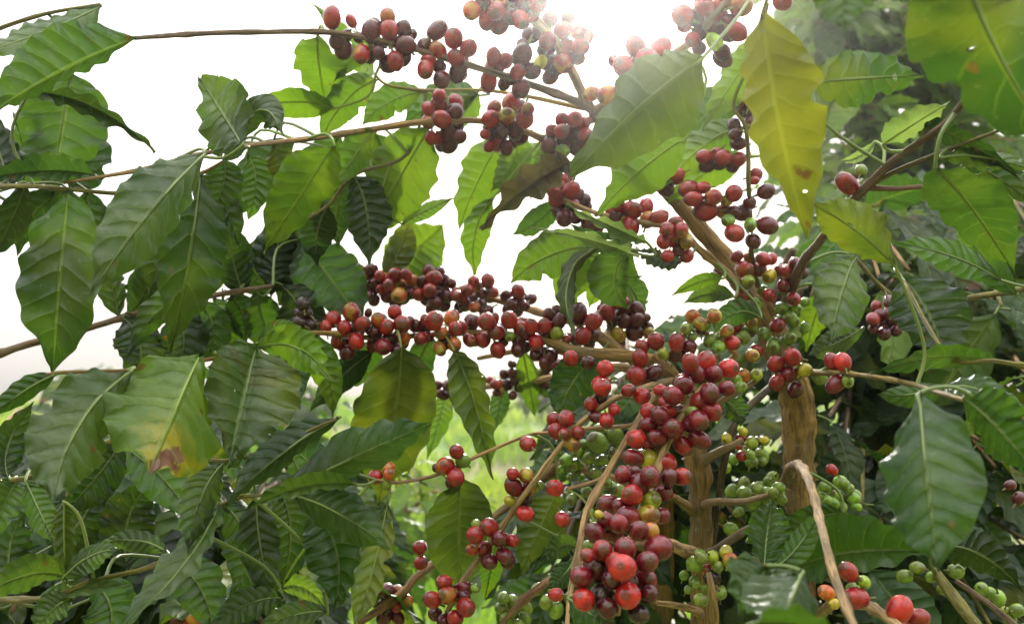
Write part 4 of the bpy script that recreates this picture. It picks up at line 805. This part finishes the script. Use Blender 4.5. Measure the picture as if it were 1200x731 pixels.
def bush(stem, label, targets, nleaf, size, cols, seed, group='coffee bushes around the fruiting trees', cap=290, name='coffee_bush', cat='coffee bush', fruit=None, pair=True):
    """stem: (x, y, depth) of its foot; targets: list of (x0, y0, x1, y1, d0, d1, n) windows its branches grow into"""
    rnd = random.Random(seed)
    p0 = at(*stem); p0.z = ground_z(p0.x, p0.y)
    t = link(name, None, None, p0); tag(t, label, cat, group)
    ends = []
    for (x0, y0, x1, y1, d0, d1, n) in targets:
        for i in range(n):
            ends.append(at(rnd.uniform(x0, x1), rnd.uniform(y0, y1), rnd.uniform(d0, d1)))
    top = max(e.z for e in ends); mean = sum(ends, Vector()) / len(ends)
    head = Vector((p0.x + (mean.x - p0.x) * 0.25, p0.y + (mean.y - p0.y) * 0.25, max(top - 0.05, p0.z + 0.3)))
    k0 = f'{name}{seed}'
    branch(k0 + 's', t, [(p0 - Vector((0, 0, 0.04)), 0.020), (p0.lerp(head, .4) + Vector((.02, 0, 0)), 0.016), (p0.lerp(head, .75), 0.011), (head, 0.005)], OCH, 'trunk', M_BARK, sides=8, sub=4)
    sP = BR[k0 + 's'][2]
    leaves = []; bmain = []
    for i, e in enumerate(ends):
        zt = min(max(e.z - 0.10 * rnd.random(), sP[2].z), head.z); s = min(sP, key=lambda q: abs(q.z - zt))
        mid = s.lerp(e, 0.5) + Vector((0, 0, 0.05 + 0.05 * rnd.random()))
        L = (e - s).length
        bo = branch(f'{k0}_{i}', t, [(s, 0.006), (mid, 0.004), (e, 0.002)], rnd.choice((OLV, GREY, TAN)), sides=5, sub=5, rough=0.05)
        P = BR[f'{k0}_{i}'][2]
        m = max(1, int(nleaf / len(ends)))
        for j in range(m):
            u = 1 - (0.62 * ((j // 2) / max(1, m / 2)) if pair else 0.7 * rnd.random())
            q = P[min(int(u * (len(P) - 1)), len(P) - 1)] ; q2 = P[max(min(int(u * (len(P) - 1)), len(P) - 1) - 1, 0)]
            dirv = (q - q2).normalized(); side = dirv.cross(Vector((0, 0, 1))).normalized() * (1 if j % 2 else -1)
            ax = (side * rnd.uniform(.5, 1) + dirv * rnd.uniform(.1, .8) + Vector((rnd.uniform(-.3, .3), rnd.uniform(-.3, .3), rnd.uniform(-1.0, .15)))).normalized()
            upv = (Vector((rnd.uniform(-.7, .7), rnd.uniform(-.9, .3), 1))).normalized()
            zx = (upv - ax * upv.dot(ax)).normalized(); xx = ax.cross(zx)
            leaves.append((bo, q + ax * 0.012, Matrix((xx, ax, zx)).transposed(), size * rnd.uniform(.65, 1.2), rnd.choice(cols), rnd.randrange(len(FL))))
    leaves.sort(key=lambda q: (q[1] - Vector((0, 0, CAMZ))).length / q[3])
    VV, FF, UU, MI = [], [], [], []
    for n, (bo, q, mt, s, c, mk) in enumerate(leaves):
        cc = LC[c]; jj = rnd.uniform(.8, 1.2)
        if n < cap:
            o = link('leaf', FL[mk], bo, q); o.rotation_mode = 'QUATERNION'; o.rotation_quaternion = mt.to_quaternion(); o.scale = (s, s, s)
            o.color = (cc[0] * jj, cc[1] * jj, cc[2] * jj, rnd.choice((0, 0, .1, .5)))
        else:
            me = FL[mk]; o = len(VV)
            VV += [mt @ (v.co * s) + q - p0 for v in me.vertices]
            for pl in me.polygons:
                FF.append(tuple(i + o for i in pl.vertices)); MI.append(pl.material_index)
            uvl = me.uv_layers[0].data; tmp = {}
            for pl in me.polygons:
                for li in pl.loop_indices: tmp[me.loops[li].vertex_index] = tuple(uvl[li].uv)
            UU += [tmp.get(i, (0.5, 0.5)) for i in range(len(me.vertices))]
    if VV:
        o = link('leaves', mesh('leaves', VV, FF, [M_LEAFBG, M_PET], MI, UU), t, p0); o['kind'] = 'stuff'; o.color = (*LC[cols[0]], 0.05)
    if fruit:
        for (x, y, d, n, c) in fruit:
            for i in range(n):
                p = at(x + rnd.uniform(-14, 14), y + rnd.uniform(-14, 14), d + rnd.uniform(-.03, .03))
                best = min((k for k in BR if k.startswith(k0)), key=lambda k: min((q - p).length for q in BR[k][2]))
                o = link('cherry', rnd.choice(CM), BR[best][0], p); o.scale = (0.0065,) * 3
                o.rotation_euler = (rnd.random() * 6, rnd.random() * 6, 0); o.color = CC[rnd.choice(c)]
    return t
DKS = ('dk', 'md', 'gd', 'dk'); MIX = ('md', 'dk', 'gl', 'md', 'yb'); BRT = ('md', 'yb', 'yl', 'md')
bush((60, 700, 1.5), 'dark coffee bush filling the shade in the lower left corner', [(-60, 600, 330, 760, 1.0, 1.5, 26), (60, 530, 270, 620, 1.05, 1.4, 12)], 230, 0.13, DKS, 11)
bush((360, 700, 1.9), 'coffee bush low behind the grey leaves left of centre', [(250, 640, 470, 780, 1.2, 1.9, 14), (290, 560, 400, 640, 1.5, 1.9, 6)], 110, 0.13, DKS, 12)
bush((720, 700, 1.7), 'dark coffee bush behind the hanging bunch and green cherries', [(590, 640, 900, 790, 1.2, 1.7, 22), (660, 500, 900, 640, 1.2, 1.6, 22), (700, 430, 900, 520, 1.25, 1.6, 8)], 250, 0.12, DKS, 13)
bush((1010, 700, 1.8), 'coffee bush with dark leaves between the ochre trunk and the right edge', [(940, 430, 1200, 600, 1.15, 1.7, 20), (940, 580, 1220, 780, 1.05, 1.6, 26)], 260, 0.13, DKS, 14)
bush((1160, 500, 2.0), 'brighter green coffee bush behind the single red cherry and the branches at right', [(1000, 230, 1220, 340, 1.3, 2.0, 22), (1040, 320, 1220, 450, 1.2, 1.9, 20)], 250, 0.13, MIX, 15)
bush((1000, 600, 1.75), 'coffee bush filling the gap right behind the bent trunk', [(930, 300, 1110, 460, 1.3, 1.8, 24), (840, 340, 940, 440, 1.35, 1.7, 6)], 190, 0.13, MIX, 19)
bush((1050, 300, 3.2), 'leafy shade tree blurred behind the top right branches', [(930, 60, 1230, 300, 2.4, 3.6, 70), (940, -40, 1230, 80, 2.6, 3.5, 30), (895, -40, 1010, 110, 2.4, 3.2, 16)], 1000, 0.14, ('yb', 'yl', 'yb', 'md'), 16, name='shade_tree', cat='tree', group=None, pair=False)
for i_, (x_, d_, n_) in enumerate(((330, 11.0, 'left of the centre gap'), (640, 11.5, 'just right of the centre gap'), (130, 11.5, 'under the far left sky'))):
    bush((x_, 480, d_), 'small bright shrub far up the slope, ' + n_, [(x_ - 60, 440, x_ + 60, 480, d_ - .5, d_ + .5, 12)], 170, 0.24, ('yb', 'yl', 'md'), 30 + i_, name='far_shrub', cat='shrub', group='shrubs far up the slope', pair=False)
bush((470, 640, 3.0), 'low sprawling coffee seedling with lime leaves in the gap below the centre', [(430, 560, 560, 680, 2.4, 3.2, 12)], 90, 0.12, ('yb', 'yl', 'yb'), 20)
bush((30, 520, 3.4), 'coffee bush standing further back at the left edge', [(-60, 470, 160, 640, 2.4, 3.4, 16), (100, 455, 400, 560, 2.3, 3.0, 16)], 230, 0.15, MIX, 18)
# ------------------------------------------------------------------ the hazy sunlit air
if HAZE > 0:
    zb, zt, xx0, y0, y1 = -1.3, 3.2, 26, -8, 40
    V = [(-xx0, y0, zb), (xx0, y0, zb), (xx0, y1, zb), (-xx0, y1, zb), (-xx0, y0, zt), (xx0, y0, zt), (xx0, y1, zt), (-xx0, y1, zt)]
    F = [(0, 3, 2, 1), (4, 5, 6, 7), (0, 1, 5, 4), (1, 2, 6, 5), (2, 3, 7, 6), (3, 0, 4, 7)]
    hm = bpy.data.materials.new('haze'); hm.use_nodes = True; ht = hm.node_tree; ht.nodes.clear()
    ho = ht.nodes.new('ShaderNodeOutputMaterial'); hv = ht.nodes.new('ShaderNodeVolumePrincipled')
    hv.inputs['Color'].default_value = (0.98, 0.97, 0.95, 1); hv.inputs['Density'].default_value = HAZE; hv.inputs['Anisotropy'].default_value = 0.95
    ht.links.new(hv.outputs[0], ho.inputs['Volume'])
    tag(link('haze', mesh('haze', V, F, [hm], smooth=False)), 'pale sunlit haze in the air round the coffee trees', 'haze', kind='stuff')

for t_ in (TA, TB, TC, TD, TE):
    cnt = {}
    for c_ in t_.children_recursive: cnt[c_.name.split('.')[0]] = cnt.get(c_.name.split('.')[0], 0) + 1
    print(t_.name, cnt)
